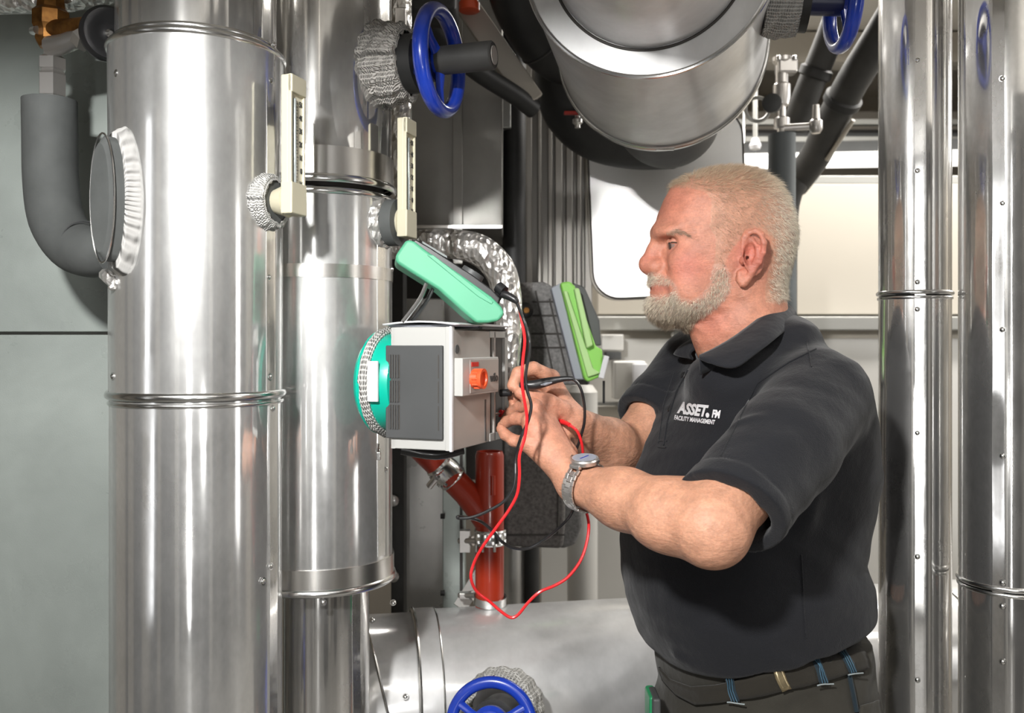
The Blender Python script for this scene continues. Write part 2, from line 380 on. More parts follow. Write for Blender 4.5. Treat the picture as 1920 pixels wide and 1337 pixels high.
# cable tray / beams at ceiling height behind the pipes
t = thing('cable_tray', 'grey steel cable tray running under the ceiling at the far right', 'cable tray', P(1600, 262, 3.9))
for z in (0.0, 0.075):
    MB().box(P(1650, 262, 3.95) + Vector((0, 0, z)), (2.6, 0.03, 0.022)).build('side_rail', RAIL, t, smooth=False)
MB().box(P(1650, 262, 4.05) + Vector((0, 0, 0.0)), (2.6, 0.2, 0.012)).build('tray_floor', GRILLE, t, smooth=False)
t = thing('globe_lamp', 'small white round bulb hanging left of the grey upright pipe', 'lamp', P(1416, 270, 3.0))
MB().lathe(P(1416, 282, 3.0), (0, 0, 1), [(0, 0.004), (0.004, 0.016), (0.016, 0.02), (0.03, 0.014), (0.04, 0.010)], 20).build('globe', WHITEP, t)
MB().cyl(P(1416, 262, 3.0), P(1416, -100, 3.0), 0.008).build('stem', RAIL, t)
# wall boxes and niche on the far cabinet between green pump and shirt
t = thing('switch_box', 'pale grey double switch box on the cabinet right of the green pump', 'switch box', P(1165, 740, 2.9))
MB().box(P(1178, 712, 2.9), (0.10, 0.09, 0.12)).build('housing', CABW, t, bevel=0.006)
MB().box(P(1200, 712, 2.84), (0.045, 0.02, 0.10)).build('cover', WHITEP, t, bevel=0.003)
MB().cyl(P(1222, 712, 2.83), P(1222, 712, 2.815), 0.004).build('lock', INK, t)
t = thing('junction_box', 'small grey junction box under the grey rail beside the lime green controller', 'junction box', P(1150, 680, 2.92))
MB().box(P(1148, 667, 2.94), (0.05, 0.08, 0.026)).build('housing', GRILLE, t, bevel=0.003)
MB().box(P(1146, 642, 2.94), (0.07, 0.08, 0.05)).build('cover', CABW, t, bevel=0.003)
t = thing('cable_duct', 'beige recessed service strip below the pale switch box', 'trunking', P(1170, 800, 2.94))
MB().box(P(1165, 775, 2.95), (0.24, 0.10, 0.055)).build('channel', CABB, t, bevel=0.003)
MB().box(P(1165, 757, 2.89), (0.24, 0.015, 0.012)).build('lip', RAIL, t, smooth=False)
t = thing('pipe_column', 'white rounded plastic column behind the black probe lead', 'column', (fx(1092, 2.7), 2.7, 0.0))
MB().lathe((fx(1092, 2.7), 2.7, 0), (0, 0, 1), [(0, 0.045), (P(0, 735, 2.7).z, 0.045), (P(0, 722, 2.7).z, 0.03)], 32).build('shell', CABW, t)
MB().torus((fx(1092, 2.7), 2.7, P(0, 800, 2.7).z), (0, 0, 1), 0.045, 0.004).build('band', RAIL, t)
# ================================================================ big cladding pipes
def onr(c, d, r, z): return Vector((c[0] + d[0] * r, c[1] + d[1] * r, z))
def zof(py, d): return EYE - (py - CY) / F * d
def bead(z, r, t=0.004, c=None, parent=None, name='ring_bead', m=STEEL, flat=1.3):
    return MB().torus((c[0], c[1], z), (0, 0, 1), r, t, 96, 10, flat=flat).build(name, m, parent)
def band(z0, z1, r, c, parent, m=STRAPM, name='strap_band'):
    return MB().lathe((c[0], c[1], 0), (0, 0, 1), [(z0, r - 0.004), (z0, r), (z1, r), (z1, r - 0.004)], 96, False).build(name, m, parent)
def strip(c, d, r, z0, z1, wdt, parent, m, name='lap_seam', wob=0.0008):
    mb = MB(); a0 = math.atan2(d[1], d[0]); n = 40; vs = []; fs = []
    for i in range(n + 1):
        z = z0 + (z1 - z0) * i / n; s = wob * math.sin(z * 23) 
        for j, (da, dr) in enumerate(((-0.5, -0.001), (-0.5, 0.0012), (0.5, 0.0016), (0.5, -0.001))):
            a = a0 + (da * wdt + s) / r; vs.append((c[0] + math.cos(a) * (r + dr), c[1] + math.sin(a) * (r + dr), z))
    for i in range(n):
        for j in range(3): fs.append((i * 4 + j, i * 4 + j + 1, i * 4 + 5 + j, i * 4 + 4 + j))
    mb.add(vs, fs); return mb.build(name, m, parent, angle=20)
def dirpx(c, px, r):
    """outward horizontal direction of the surface point of cylinder c that projects to px"""
    best = None
    for k in range(720):
        a = PI + PI * k / 720; d = (math.cos(a), math.sin(a)); p = (c[0] + d[0] * r, c[1] + d[1] * r)
        e = abs(CX + p[0] / p[1] * F - px)
        v = d[0] * -p[0] + d[1] * -p[1]
        if v > -0.02 and (best is None or e < best[0]): best = (e, d)
    return best[1]
# ---- left pipe
cL = (-0.433, 1.25); rL = 0.1135
t = thing('clad_pipe', 'widest upright silver clad pipe at the left, with white collar and cream thermometer', 'pipe', (cL[0], cL[1], 0))
zt = zof(108, 1.25); zm = zof(741, 1.2)
MB().lathe((cL[0], cL[1], 0), (0, 0, 1), [(zm, rL), (zm + 0.2, rL + 0.0005), (zt - 0.2, rL), (zt, rL + 0.0015)], 128, False).build('cladding', ALU, t)
MB().lathe((cL[0], cL[1], 0), (0, 0, 1), [(0, rL - 0.001), (zm - 0.006, rL - 0.001)], 128, False).build('cladding', ALU, t)
MB().lathe((cL[0], cL[1], 0), (0, 0, 1), [(zt - 0.01, rL - 0.008), (2.75, rL - 0.008)], 128, False).build('cladding', ALU2, t)
MB().lathe((cL[0], cL[1], 0), (0, 0, 1), [(zt - 0.002, rL + 0.001), (zt + 0.002, rL - 0.009)], 96, False).build('shoulder', STEEL, t)
bead(zt, rL + 0.0015, 0.0035, cL, t); bead(zt + 0.009, rL - 0.006, 0.003, cL, t)
bead(zm, rL + 0.001, 0.0042, cL, t); bead(zm - 0.011, rL - 0.0005, 0.0022, cL, t)
dS = dirpx(cL, 507, rL)
strip(cL, dS, rL, zm + 0.005, zt - 0.004, 0.02, t, ALU2); strip(cL, dirpx(cL, 512, rL), rL, 0.02, zm - 0.012, 0.02, t, ALU2)
strip(cL, dirpx(cL, 508, rL), rL - 0.008, zt + 0.01, 2.7, 0.014, t, ALU2)
for px, py in ((503, 520), (505, 707), (511, 766), (507, 1062), (493, 1090), (507, 152), (513, 84), (212, 706), (219, 137)):
    d = dirpx(cL, px, rL); p = onr(cL, d, rL + 0.001, 0); p.z = zof(py, p.y); screw(t, p, (*d, 0), 0.9)
# ---- middle pipe
cM = (-0.307, 1.45); rM = 0.1135
t = thing('clad_pipe', 'upright silver clad pipe carrying the green pump, behind the widest pipe', 'pipe', (cM[0], cM[1], 0))
z1 = zof(340, 1.36); z2 = zof(1112, 1.34)
LM = lambda prof, m, nm='cladding': MB().lathe((cM[0], cM[1], 0), (0, 0, 1), prof, 128, False).build(nm, m, t)
LM([(z1 + 0.004, rM), (2.75, rM)], ALU2); LM([(z2, rM + 0.001), (z1 - 0.02, rM + 0.001), (z1 - 0.014, rM - 0.004)], ALU)
LM([(0, 0.078), (z2 - 0.002, 0.078)], ALU2); LM([(z1 - 0.02, rM - 0.012), (z1 + 0.01, rM - 0.012)], EDGE, 'gap')
LM([(z2 - 0.004, rM + 0.001), (z2 - 0.006, 0.078)], STEEL, 'shoulder')
band(z1 + 0.008, z1 + 0.05, rM + 0.003, cM, t)
bead(z1 + 0.002, rM + 0.004, 0.004, cM, t, flat=1.6); bead(z1 - 0.016, rM + 0.001, 0.004, cM, t)
band(zof(519, 1.34), zof(494, 1.34), rM + 0.0025, cM, t)
band(z2 + 0.004, z2 + 0.034, rM + 0.004, cM, t); bead(z2 - 0.001, rM + 0.003, 0.0045, cM, t)
strip(cM, dirpx(cM, 713, rM), rM + 0.001, z2 + 0.04, z1 - 0.03, 0.018, t, ALU2)
strip(cM, dirpx(cM, 668, 0.078), 0.078, 0.02, z2 - 0.01, 0.016, t, ALU2)
MB().box(P(566, 318, 1.35), (0.018, 0.003, 0.016)).build('clasp', STRAPM, t, bevel=0.001)
for px, py in ((708, 846), (606, 1130), (722, 880), (737, 505)):
    d = dirpx(cM, px, rM); p = onr(cM, d, rM + 0.002, 0); p.z = zof(py, p.y); screw(t, p, (*d, 0), 0.9)
# ---- right pipes
cA = (fx(1715, 1.5), 1.5); rA = 0.0560
t = thing('clad_pipe', 'slim silver clad pipe beside the man, with ring bead at chin height', 'pipe', (cA[0], cA[1], 0))
zA = zof(551, 1.45)
for a, b, m in ((0, zA - 0.003, ALU2), (zA + 0.003, 2.75, ALU2)): MB().lathe((cA[0], cA[1], 0), (0, 0, 1), [(a, rA), (b, rA)], 96, False).build('cladding', m, t)
bead(zA + 0.003, rA + 0.001, 0.0028, cA, t); bead(zA - 0.005, rA, 0.0022, cA, t)
d = dirpx(cA, 1726, rA); strip(cA, d, rA, 0.02, 2.74, 0.016, t, ALU2, wob=0.0004)
for py in (113, 320, 529, 580, 812, 1044, 1275):
    p = onr(cA, dirpx(cA, 1720, rA), rA + 0.001, 0); p.z = zof(py, p.y); screw(t, p, (*dirpx(cA, 1720, rA), 0), 0.9)
cB = (fx(1890, 1.4), 1.4); rB = 0.0695
t = thing('clad_pipe', 'silver clad pipe at the right edge of the photo, ring bead near its foot', 'pipe', (cB[0], cB[1], 0))
zB = zof(1110, 1.34)
for a, b in ((0, zB - 0.003), (zB + 0.003, 2.75)): MB().lathe((cB[0], cB[1], 0), (0, 0, 1), [(a, rB), (b, rB)], 96, False).build('cladding', ALU2, t)
bead(zB + 0.003, rB + 0.001, 0.003, cB, t); bead(zB - 0.006, rB, 0.0025, cB, t)
d = dirpx(cB, 1872, rB); strip(cB, d, rB, 0.02, 2.74, 0.016, t, ALU2, wob=0.0004)
for py in (147, 381, 618, 855, 1093, 1137, 1241):
    p = onr(cB, dirpx(cB, 1880, rB), rB + 0.001, 0); p.z = zof(py, p.y); screw(t, p, (*dirpx(cB, 1880, rB), 0), 0.9)
# ---- bottom horizontal pipe and its elbow
t = thing('horizontal_clad_pipe', 'thick lying silver clad pipe with gored elbow, behind the blue wheel at the bottom', 'pipe', (0.3, 1.8, 0.61))
rH = 0.165; pL = Vector((-0.178, 1.75, 0.786)); pR = Vector((2.4, 2.25, 0.786)); ax = (pR - pL)
MB().lathe(pL, ax, [(0.0, rH), (ax.length, rH)], 128, False).build('cladding', ALUX, t)
MB().lathe(pL, ax, [(-0.012, rH - 0.004), (-0.012, rH + 0.003), (0.03, rH + 0.003), (0.03, rH - 0.002)], 128, False).build('joint_band', ALUX, t)
axn = ax.normalized()
for s, q in ((-0.012, 0.004), (0.03, 0.0022)): MB().torus(pL + axn * s, axn, rH + 0.002, q, 96, 8).build('ring_bead', STEEL, t)
MB().torus(pL + axn * 1.12, axn, rH + 0.001, 0.003, 96, 8).build('ring_bead', STEEL, t)
gp = [pL - axn * 0.01, pL - axn * 0.06, pL - axn * 0.15 + Vector((0, 0.0, -0.035)), pL - axn * 0.215 + Vector((0, 0, -0.105)), pL - axn * 0.24 + Vector((0, 0, -0.2)), Vector((-0.42, 1.70, 0.2)), Vector((-0.42, 1.70, 0.0))]
for i in range(len(gp) - 1):
    e = (gp[i + 1] - gp[i]); n0 = (gp[i + 1] - gp[max(i - 1, 0)]).normalized(); n1 = (gp[min(i + 2, len(gp) - 1)] - gp[i]).normalized()
    mb = MB(); vs = []; seg = 72; M0 = frame(e, (0, 1, 0))
    for q, n in ((gp[i], n0), (gp[i + 1], n1)):
        for k in range(seg):
            a = 2 * PI * k / seg; rad = M0 @ Vector((math.cos(a), math.sin(a), 0)) * (rH - 0.004); dd = e.normalized()
            tt = -(rad.dot(n)) / dd.dot(n); vs.append(q + rad + dd * tt)
    mb.add(vs, [(k, (k + 1) % seg, seg + (k + 1) % seg, seg + k) for k in range(seg)]).build('elbow_gore', ALUX, t)
    if 0 < i < 5: mb = MB().tube([v * 1.0 for v in vs[:seg]] + [vs[0]], 0.003, 6, sub=1); mb.build('gore_seam', STEEL, t)
for px, py in ((737, 1130), (698, 1163), (760, 1306)): screw(t, P(px, py, 1.59), (0, -0.8, 0.6), 1.0)
# small seam collar at the foot of the middle pipe
# ---- big overhead pipe end
t = thing('overhead_clad_pipe', 'big bright silver pipe end with flat flange, overhead above the man', 'pipe', (0.2, 1.3, 1.85))
e0 = P(1217, -91, 1.3); e1 = P(1240, 88, 1.70); ax = e1 - e0; Lh = ax.length
R0 = 236 / F * 1.3; R1 = 190 / F * 1.70
MB().lathe(e0, ax, [(0, R0), (Lh, R1)], 160, False).build('cladding', ALUY, t)
MB().lathe(e0, ax, [(0.0, 0.135), (0.0, R0)], 128, False).build('flange_face', ALUY, t)
MB().lathe(e0, ax, [(-0.40, 0.139), (0.02, 0.139)], 128, False).build('inner_pipe', ALUY, t)
MB().torus(e0 - ax.normalized() * 0.001, ax, 0.142, 0.0022, 128, 8).build('gasket_gap', EDGE, t)
MB().torus(e0, ax, R0, 0.0035, 128, 8).build('ring_bead', STEEL, t)
MB().torus(e1, ax, R1 + 0.002, 0.0045, 128, 8, flat=1.6).build('ring_bead', STEEL, t)
MB().torus(e1 - ax.normalized() * 0.014, ax, R1 + 0.0025, 0.0022, 128, 8).build('ring_bead', STEEL, t)
MB().lathe(e1, ax, [(0.0, R1), (0.004, 0.1)], 96, False).build('back_plate', GREYM, t)
MB().box(P(1247, 279, 1.69), (0.034, 0.008, 0.006)).build('clasp', STEEL, t, bevel=0.001)
# black pipe leaving its far side
t = thing('foam_pipe', 'thick black foam covered pipe stub under the big overhead pipe', 'pipe', P(1250, 250, 1.9))
MB().tube([P(1238, 180, 1.72), P(1250, 215, 1.85), P(1256, 220, 1.93)], 0.106, 48, sub=6).build('insulation', FOAMB, t)
# reflecting cover sheet
t = thing('access_cover', 'brilliant white rounded sheet cover hanging behind the man’s face', 'cover', P(1250, 550, 2.35))
def rrect(c, hx, hz, r, n=8):
    pts = []
    for cx_, cz_, a0 in ((hx - r, hz - r, 0), (-hx + r, hz - r, PI / 2), (-hx + r, -hz + r, PI), (hx - r, -hz + r, 3 * PI / 2)):
        for k in range(n + 1):
            a = a0 + PI / 2 * k / n; pts.append((cx_ + r * math.cos(a), cz_ + r * math.sin(a)))
    return pts
cc = P(1249, 385, 2.35); hx = 143 / F * 2.35; hz = 170 / F * 2.35
Rm = Matrix.Rotation(math.radians(-13), 3, 'Z') @ Matrix.Rotation(math.radians(3), 3, 'X') @ Matrix.Rotation(math.radians(-2), 3, 'Y')
pts = [cc + Rm @ Vector((a, 0, b)) for a, b in rrect(None, hx, hz, 0.07)]
MB().prism(pts, (0, 0.03, 0)).build('sheet', MIRW, t)
MB().tube([p + Vector((0, -0.001, 0)) for p in pts] + [pts[0]], 0.0022, 6, sub=1).build('edge_trim', EDGE, t)
MB().prism([cc + Rm @ Vector((a, 0.0, b)) for a, b in rrect(None, hx * 1.03, hz * 1.02, 0.075)], (0, 0.025, 0)).build('edge_frame', CABB, t).location.y += 0.012
# ---------------------------------------------------------------- galvanised duct at the left
t = thing('sheet_metal_duct', 'wide flat galvanised duct wall at the left edge with scratches', 'duct', (-0.95, 1.65, 0))
MB().box((-0.98, 1.502, 1.36), (0.95, 0.056, 2.72)).build('casing', DARKM, t, smooth=False)
zs = zof(624, 1.46)
MB().box((-0.98, 1.466, (zs + 2.72) / 2), (0.95, 0.012, 2.72 - zs - 0.003)).build('panel', DUCTM, t, bevel=0.0015)
MB().box((-0.98, 1.466, (zs - 0.003) / 2), (0.95, 0.012, zs - 0.003)).build('panel', DUCTM, t, bevel=0.0015)
SCR = simple('bare_scratch', (0.75, 0.78, 0.76), 0.4, 0.6)
for pts in (((158, 630), (148, 690), (128, 760), (105, 840)), ((0, 1022), (60, 985), (95, 945), (155, 925)), ((40, 1180), (55, 1260), (60, 1337)), ((0, 690), (60, 740)), ((100, 1160), (160, 1110))):
    MB().tube([P(a, b, 1.4605) for a, b in pts], 0.00035, 5, sub=6).build('scratch', SCR, t)
# ================================================================ handwheels, collars, thermometers, hoses
def wheel(parent, c, ax, Rr, rr, spokes=5, a0=0.3, hub=0.018, m=BLUE, dish=0.0, flat=0.75):
    c = Vector(c); ax = Vector(ax).normalized(); M = frame(ax)
    MB().torus(c, ax, Rr - rr, rr, 96, 16, flat=flat).build('rim', m, parent)
    MB().lathe(c + ax * (dish - 0.012), ax, [(0, hub), (0.02, hub), (0.024, hub * 0.7)], 32).build('hub', m, parent)
    for k in range(spokes):
        a = a0 + 2 * PI * k / spokes; d = M @ Vector((math.cos(a), math.sin(a), 0))
        MB().tube([c + ax * dish + d * hub * 0.8, c + ax * dish * 0.6 + d * Rr * 0.5, c + d * (Rr - rr)], [rr * 0.85, rr * 0.6, rr * 0.8], 10, flat=0.7).build('spoke', m, parent)
def ring_uv(c, ax, rows=1.0):
    M = frame(ax).transposed(); c = Vector(c)
    def f(p):
        q = M @ (p - c); return (math.atan2(q.y, q.x) / (2 * PI), q.z * 4 + math.hypot(q.x, q.y) * 3)
    return f
def collar(parent, c, ax, t0, t1, r0, r1, m=WOVEN, sy=1.0, sx=1.0, lump=0.002, name='woven_collar', seg=96, n=14):
    """lumpy wrapped tape: radius wobbles a little along and around"""
    c = Vector(c); ax = Vector(ax).normalized(); R = frame(ax); vs = []; fs = []
    prof = [(t0, r0 * 0.82)] + [(t0 + (t1 - t0) * i / n, r0 + (r1 - r0) * i / n + 0.004 * math.sin(PI * i / n)) for i in range(n + 1)] + [(t1, r1 * 0.8)]
    for i, (tt, r) in enumerate(prof):
        for k in range(seg):
            a = 2 * PI * k / seg; q = r + lump * math.sin(3 * a + 5 * i / n) * math.cos(7 * a + i) + lump * 0.5 * math.sin(17 * a)
            vs.append(c + R @ Vector((math.cos(a) * q * sx, math.sin(a) * q * sy, tt)))
    N_ = len(prof)
    for i in range(N_ - 1):
        for k in range(seg): fs.append((i * seg + k, i * seg + (k + 1) % seg, (i + 1) * seg + (k + 1) % seg, (i + 1) * seg + k))
    mb = MB(); mb.add(vs, fs); return mb.build(name, m, parent, uv=ring_uv(c, ax), angle=80)
# -- top handwheel valve on the middle pipe
a1 = Vector((0.95, -0.31, 0)).normalized(); zW = zof(114, 1.386)
b = Vector((cM[0], cM[1], zW)); wc = b + a1 * 0.2073
t = thing('valve_handwheel', 'blue handwheel seen edge-on at the top, on the pump pipe', 'valve', wc)
wheel(t, wc, a1, 0.086, 0.011, 3, 0.5, 0.02, BLUE, 0.0, 1.1)
MB().cyl(b + a1 * 0.11, b + a1 * 0.175, 0.045).build('bonnet', FOAMD, t)
MB().cyl(b + a1 * 0.17, b + a1 * 0.2, 0.03).build('gland', DBLUE, t)
MB().lathe(b, a1, [(0.205, 0.0215), (0.292, 0.0215), (0.2945, 0.019)], 32).build('spindle_cover', FOAMB, t)
MB().cyl(b + a1 * 0.293, b + a1 * 0.2955, 0.014).build('end_cap', WARMG, t)
for k in range(4):
    p = b + a1 * 0.176 + frame(a1) @ Vector((math.cos(k * PI / 2 + .7), math.sin(k * PI / 2 + .7), 0)) * 0.034
    MB().cyl(p, p + a1 * 0.008, 0.005, seg=6).build('nut', DBLUE, t)
collar(t, b + Vector((0, 0, 0.002)), a1, 0.095, 0.155, 0.062, 0.056, WOVENG, lump=0.004)
# -- top right handwheel on the overhead pipe
a2 = Vector((1, -0.05, 0.0)).normalized(); wc2 = P(1580, 2, 1.35)
t = thing('valve_handwheel', 'blue handwheel cut off by the top edge, right of the big overhead pipe', 'valve', wc2)
wheel(t, wc2, a2, 0.076, 0.010, 3, 0.2, 0.018, BLUE, 0, 1.1)
bb = P(1420, -2, 1.37)
collar(t, bb, (wc2 - bb), 0.012, 0.062, 0.053, 0.051, WOVEN, lump=0.002)
MB().cyl(bb + (wc2 - bb).normalized() * 0.03, bb + (wc2 - bb).normalized() * 0.075, 0.047).build('bonnet', FOAMD, t)
MB().cyl(bb + (wc2 - bb).normalized() * 0.07, wc2, 0.022).build('gland', DBLUE, t)
# -- bottom handwheel
wc3 = P(921, 1360, 1.42); a3 = Vector((-0.12, -0.93, 0.25)).normalized()
t = thing('valve_handwheel', 'blue handwheel facing the camera at the bottom edge of the photo', 'valve', wc3)
wheel(t, wc3, a3, 0.073, 0.0095, 3, PI / 2 + 1.05, 0.024, BLUE, 0.012, 0.8)
MB().cyl(wc3 - a3 * 0.11, wc3 - a3 * 0.02, 0.036).build('bonnet', BLACKP, t)
MB().lathe(wc3, a3, [(0.0, 0.03), (0.012, 0.03), (0.02, 0.02)], 32).build('hub_cap', BLUE, t)
collar(t, wc3 - a3 * 0.16 + Vector((0.0, 0, 0.006)), a3, 0.0, 0.085, 0.068, 0.062, WOVEN, lump=0.003)
# -- thermometers
def thermometer(c0, r0, z0, label, z_body, tb, h=0.171):
    a = Vector((0.95, -0.31, 0)).normalized(); tg = Vector((0.31, 0.95, 0)).normalized()
    base = Vector((c0[0], c0[1], z0)); o = Vector((c0[0], c0[1], z_body)) + a * tb
    t = thing('pipe_thermometer', label, 'thermometer', o)
    hw = 0.018; th = 0.0115
    R = Matrix((tg, a, Vector((0, 0, 1)))).transposed()
    # V shaped case: cheeks beside a recessed scale
    MB().box(o + Vector((0, 0, h / 2)) , (hw * 2, th, h), R).build('case', BEIGE, t, bevel=0.002)
    for s in (-1, 1):
        MB().box(o + Vector((0, 0, h / 2 + 0.004)) + tg * s * (hw - 0.002) + a * th * 0.62, (0.004, th * 0.5, h - 0.008), R).build('side_cheek', BEIGE, t, bevel=0.001)
    MB().box(o + Vector((0, 0, h - 0.012)) + a * th * 0.7, (hw * 2, th * 0.6, 0.024), R).build('head_plate', BEIGE, t, bevel=0.0015)
    MB().box(o + Vector((0, 0, h / 2)) + a * (th * 0.5 + 0.0004), (hw * 1.7, 0.001, h * 0.72), R).build('scale_plate', PALE, t, smooth=False)
    fo = a * (th * 0.5 + 0.0022)
    MB().cyl(o + fo - tg * 0.006 + Vector((0, 0, 0.02)), o + fo - tg * 0.006 + Vector((0, 0, h - 0.03)), 0.0022).build('capillary', GLASS, t)
    for k in range(25):
        zz = 0.03 + k * (h - 0.065) / 24; L = 0.005 if k % 4 == 0 else 0.003
        MB().box(o + a * (th * 0.5 + 0.0012) + tg * (0.0 - 0.0005 + L / 2) + Vector((0, 0, zz)), (L, 0.0005, 0.0007), R).build('scale_mark', INK, t, smooth=False)
    for k, s in enumerate(('10', '0', '10', '20', '30', '40', '50')):
        text('numeral', s, 0.0105, o + a * (th * 0.5 + 0.0014) + tg * 0.0115 + Vector((0, 0, 0.03 + k * (h - 0.065) / 6)), tg, (0, 0, 1), INK, t, 0.0002)
    # foot
    pf = [o + tg * s * w_ + Vector((0, 0, z_)) - a * (th * 0.5) for s, w_, z_ in ((-1, 0.019, 0.03), (-1, 0.0195, -0.012), (1, 0.0195, -0.012), (1, 0.019, 0.03))]
    MB().prism(pf, a * (th + 0.006)).build('foot', BEIGE, t, bevel=0.002)
    MB().cyl(base + a * (r0 - 0.01), Vector((o.x, o.y, z0)), 0.012).build('stem', STEEL, t)
    st = Vector((o.x, o.y, z0)) - a * 0.02
    MB().lathe(st, a, [(-0.004, 0.016), (0.014, 0.022), (0.018, 0.012)], 24).build('wedge', BEIGE, t)
    return t, base, a
t, b1, aa = thermometer(cL, rL, zof(378, 1.21), 'cream pipe thermometer on the widest left pipe, white woven collar round its stem', zof(386, 1.2), 0.148)
collar(t, b1, aa, rL - 0.02, rL + 0.012, 0.038, 0.034, WOVEN, lump=0.0015)
MB().cyl(b1 + aa * (rL - 0.02), b1 + aa * (rL + 0.010), 0.029).build('foam_plug', FOAM, t)
t, b1, aa = thermometer(cM, rM, zof(418, 1.41), 'cream pipe thermometer on the pump pipe, above the mint green meter', zof(432, 1.405), 0.149)
MB().lathe(b1, aa, [(rM - 0.02, 0.036), (rM + 0.026, 0.036), (rM + 0.027, 0.026)], 48).build('foam_plug', FOAM, t)
collar(t, b1, aa, rM - 0.02, rM + 0.008, 0.037, 0.037, FOIL, lump=0.002, name='foil_collar')
# -- left hose with its fitting
t = thing('foam_hose', 'grey foam covered hose bending into the white collar on the widest pipe', 'hose', P(95, 480, 1.28))
MB().tube([P(93, 188, 1.31), P(94, 260, 1.31), P(96, 340, 1.305), P(106, 410, 1.29), P(135, 458, 1.27), P(172, 474, 1.24), P(214, 470, 1.22)], [0.037, 0.037, 0.037, 0.037, 0.036, 0.034, 0.032], 40, sub=6).build('insulation', FOAM, t)
MB().torus(P(160, 462, 1.255), P(215, 465, 1.2) - P(150, 465, 1.255), 0.0345, 0.0012, 48, 6).build('joint_line', GRILLE, t)
MB().cyl(P(98, 192, 1.31), P(98, 150, 1.31), 0.019, seg=6).build('hex_nut', NICKEL, t, smooth=False)
MB().lathe(P(98, 186, 1.31), (0, 0, 1), [(0, 0.017), (0.004, 0.0195), (0.034, 0.0195), (0.04, 0.016), (0.042, 0.0195), (0.058, 0.0195), (0.062, 0.013), (0.085, 0.012)], 6).build('hex_coupling', NICKEL, t, smooth=False)
dC = Vector((-0.52, -0.854, 0)).normalized(); oc = Vector((cL[0], cL[1], zof(386, 1.19)))
collar(t, oc, dC, rL - 0.018, rL + 0.016, 0.052, 0.050, WOVENR, sx=0.5, sy=1.72, lump=0.0006)
MB().lathe(oc, dC, [(rL - 0.02, 0.044), (rL + 0.028, 0.044), (rL + 0.036, 0.038)], 64, sx=0.5, sy=1.78).build('foam_plug', FOAM, t)
MB().tube([oc + dC * (rL + 0.029) + frame(dC) @ Vector((math.cos(k / 40 * 2 * PI) * 0.024, math.sin(k / 40 * 2 * PI) * 0.046 * 1.75, 0.003)) for k in range(41)], 0.0013, 6, sub=1).build('wire_ring', STEEL, t)
MB().tube([P(196, 514, 1.18), P(208, 524, 1.17), P(216, 534, 1.165), P(205, 541, 1.165)], [0.008, 0.009, 0.006, 0.003], 8).build('foil_tail', FOIL, t)
# -- brass valve
t = thing('drain_valve', 'old brass valve with black round knob at the top left corner', 'valve', P(110, 80, 1.3))
MB().lathe(P(96, 90, 1.31), (0, 0, 1), [(0, 0.016), (0.01, 0.022), (0.022, 0.022), (0.03, 0.026), (0.05, 0.026), (0.056, 0.02), (0.075, 0.018)], 8).build('brass_body', BRASS, t, smooth=False)
MB().cyl(P(100, 55, 1.30), P(175, 48, 1.27), 0.013).build('brass_arm', BRASS, t)
MB().tube([P(96, 88, 1.3), P(120, 82, 1.29), P(150, 72, 1.28), P(172, 78, 1.27)], [0.016, 0.014, 0.013, 0.009], 12).build('nickel_tee', NICKEL, t)
MB().cyl(P(150, 66, 1.272), P(163, 80, 1.27), 0.016, seg=6).build('hex_nut', NICKEL, t, smooth=False)
MB().cyl(P(62, 58, 1.3), P(70, 56, 1.29), 0.006, seg=12).build('bleed_plug', STEEL, t)
ak = Vector((0.1, -0.8, -0.25)).normalized(); kc = P(207, 62, 1.24)
ak = Vector((0.62, -0.76, -0.1)).normalized()
MB().lathe(kc - ak * 0.028, ak, [(0, 0.014), (0.004, 0.03), (0.012, 0.037), (0.022, 0.038), (0.028, 0.034), (0.028, 0.026), (0.022, 0.016), (0.022, 0.008)], 40).build('knob', BLACKP, t, angle=50)
MB().lathe(kc - ak * 0.006, ak, [(0, 0.006), (0.005, 0.006), (0.008, 0.003)], 16).build('knob_screw', STEEL, t)
t = thing('foil_pipe', 'pale foil wrapped pipe along the top left corner', 'pipe', P(110, -15, 1.35))
MB().tube([P(-140, -6, 1.35), P(40, -8, 1.35), P(130, -12, 1.35), P(236, -34, 1.36), P(330, -60, 1.36)], 0.026, 24).build('foil_wrap', FOIL, t)
# ================================================================ pump with controller box
C0 = Vector((-0.078, 1.2, 0)); Ld = Vector((-0.93, 0.36, 0)).normalized(); Rd = Vector((0.36, 0.93, 0)).normalized()
zb = 1.328; zt_ = 1.493; LL = 0.0925; RR = 0.196
def bp(l, r, z): return C0 + Ld * l + Rd * r + Vector((0, 0, z))
RB = Matrix((Ld, Rd, Vector((0, 0, 1)))).transposed()
t = thing('circulation_pump', 'pump with teal green motor, pale grey control box and orange knob', 'pump', bp(LL / 2, RR / 2, zb))
W = 0.006
zc_ = (zb + zt_) / 2; hz_ = zt_ - zb
bx = lambda l0, l1, r0, r1, z0, z1: MB().box(bp((l0 + l1) / 2, (r0 + r1) / 2, (z0 + z1) / 2), (l1 - l0, r1 - r0, z1 - z0), RB)
bx(0, LL, 0, W, zb, zt_).build('side_wall', LIGHTG, t, bevel=0.0015)
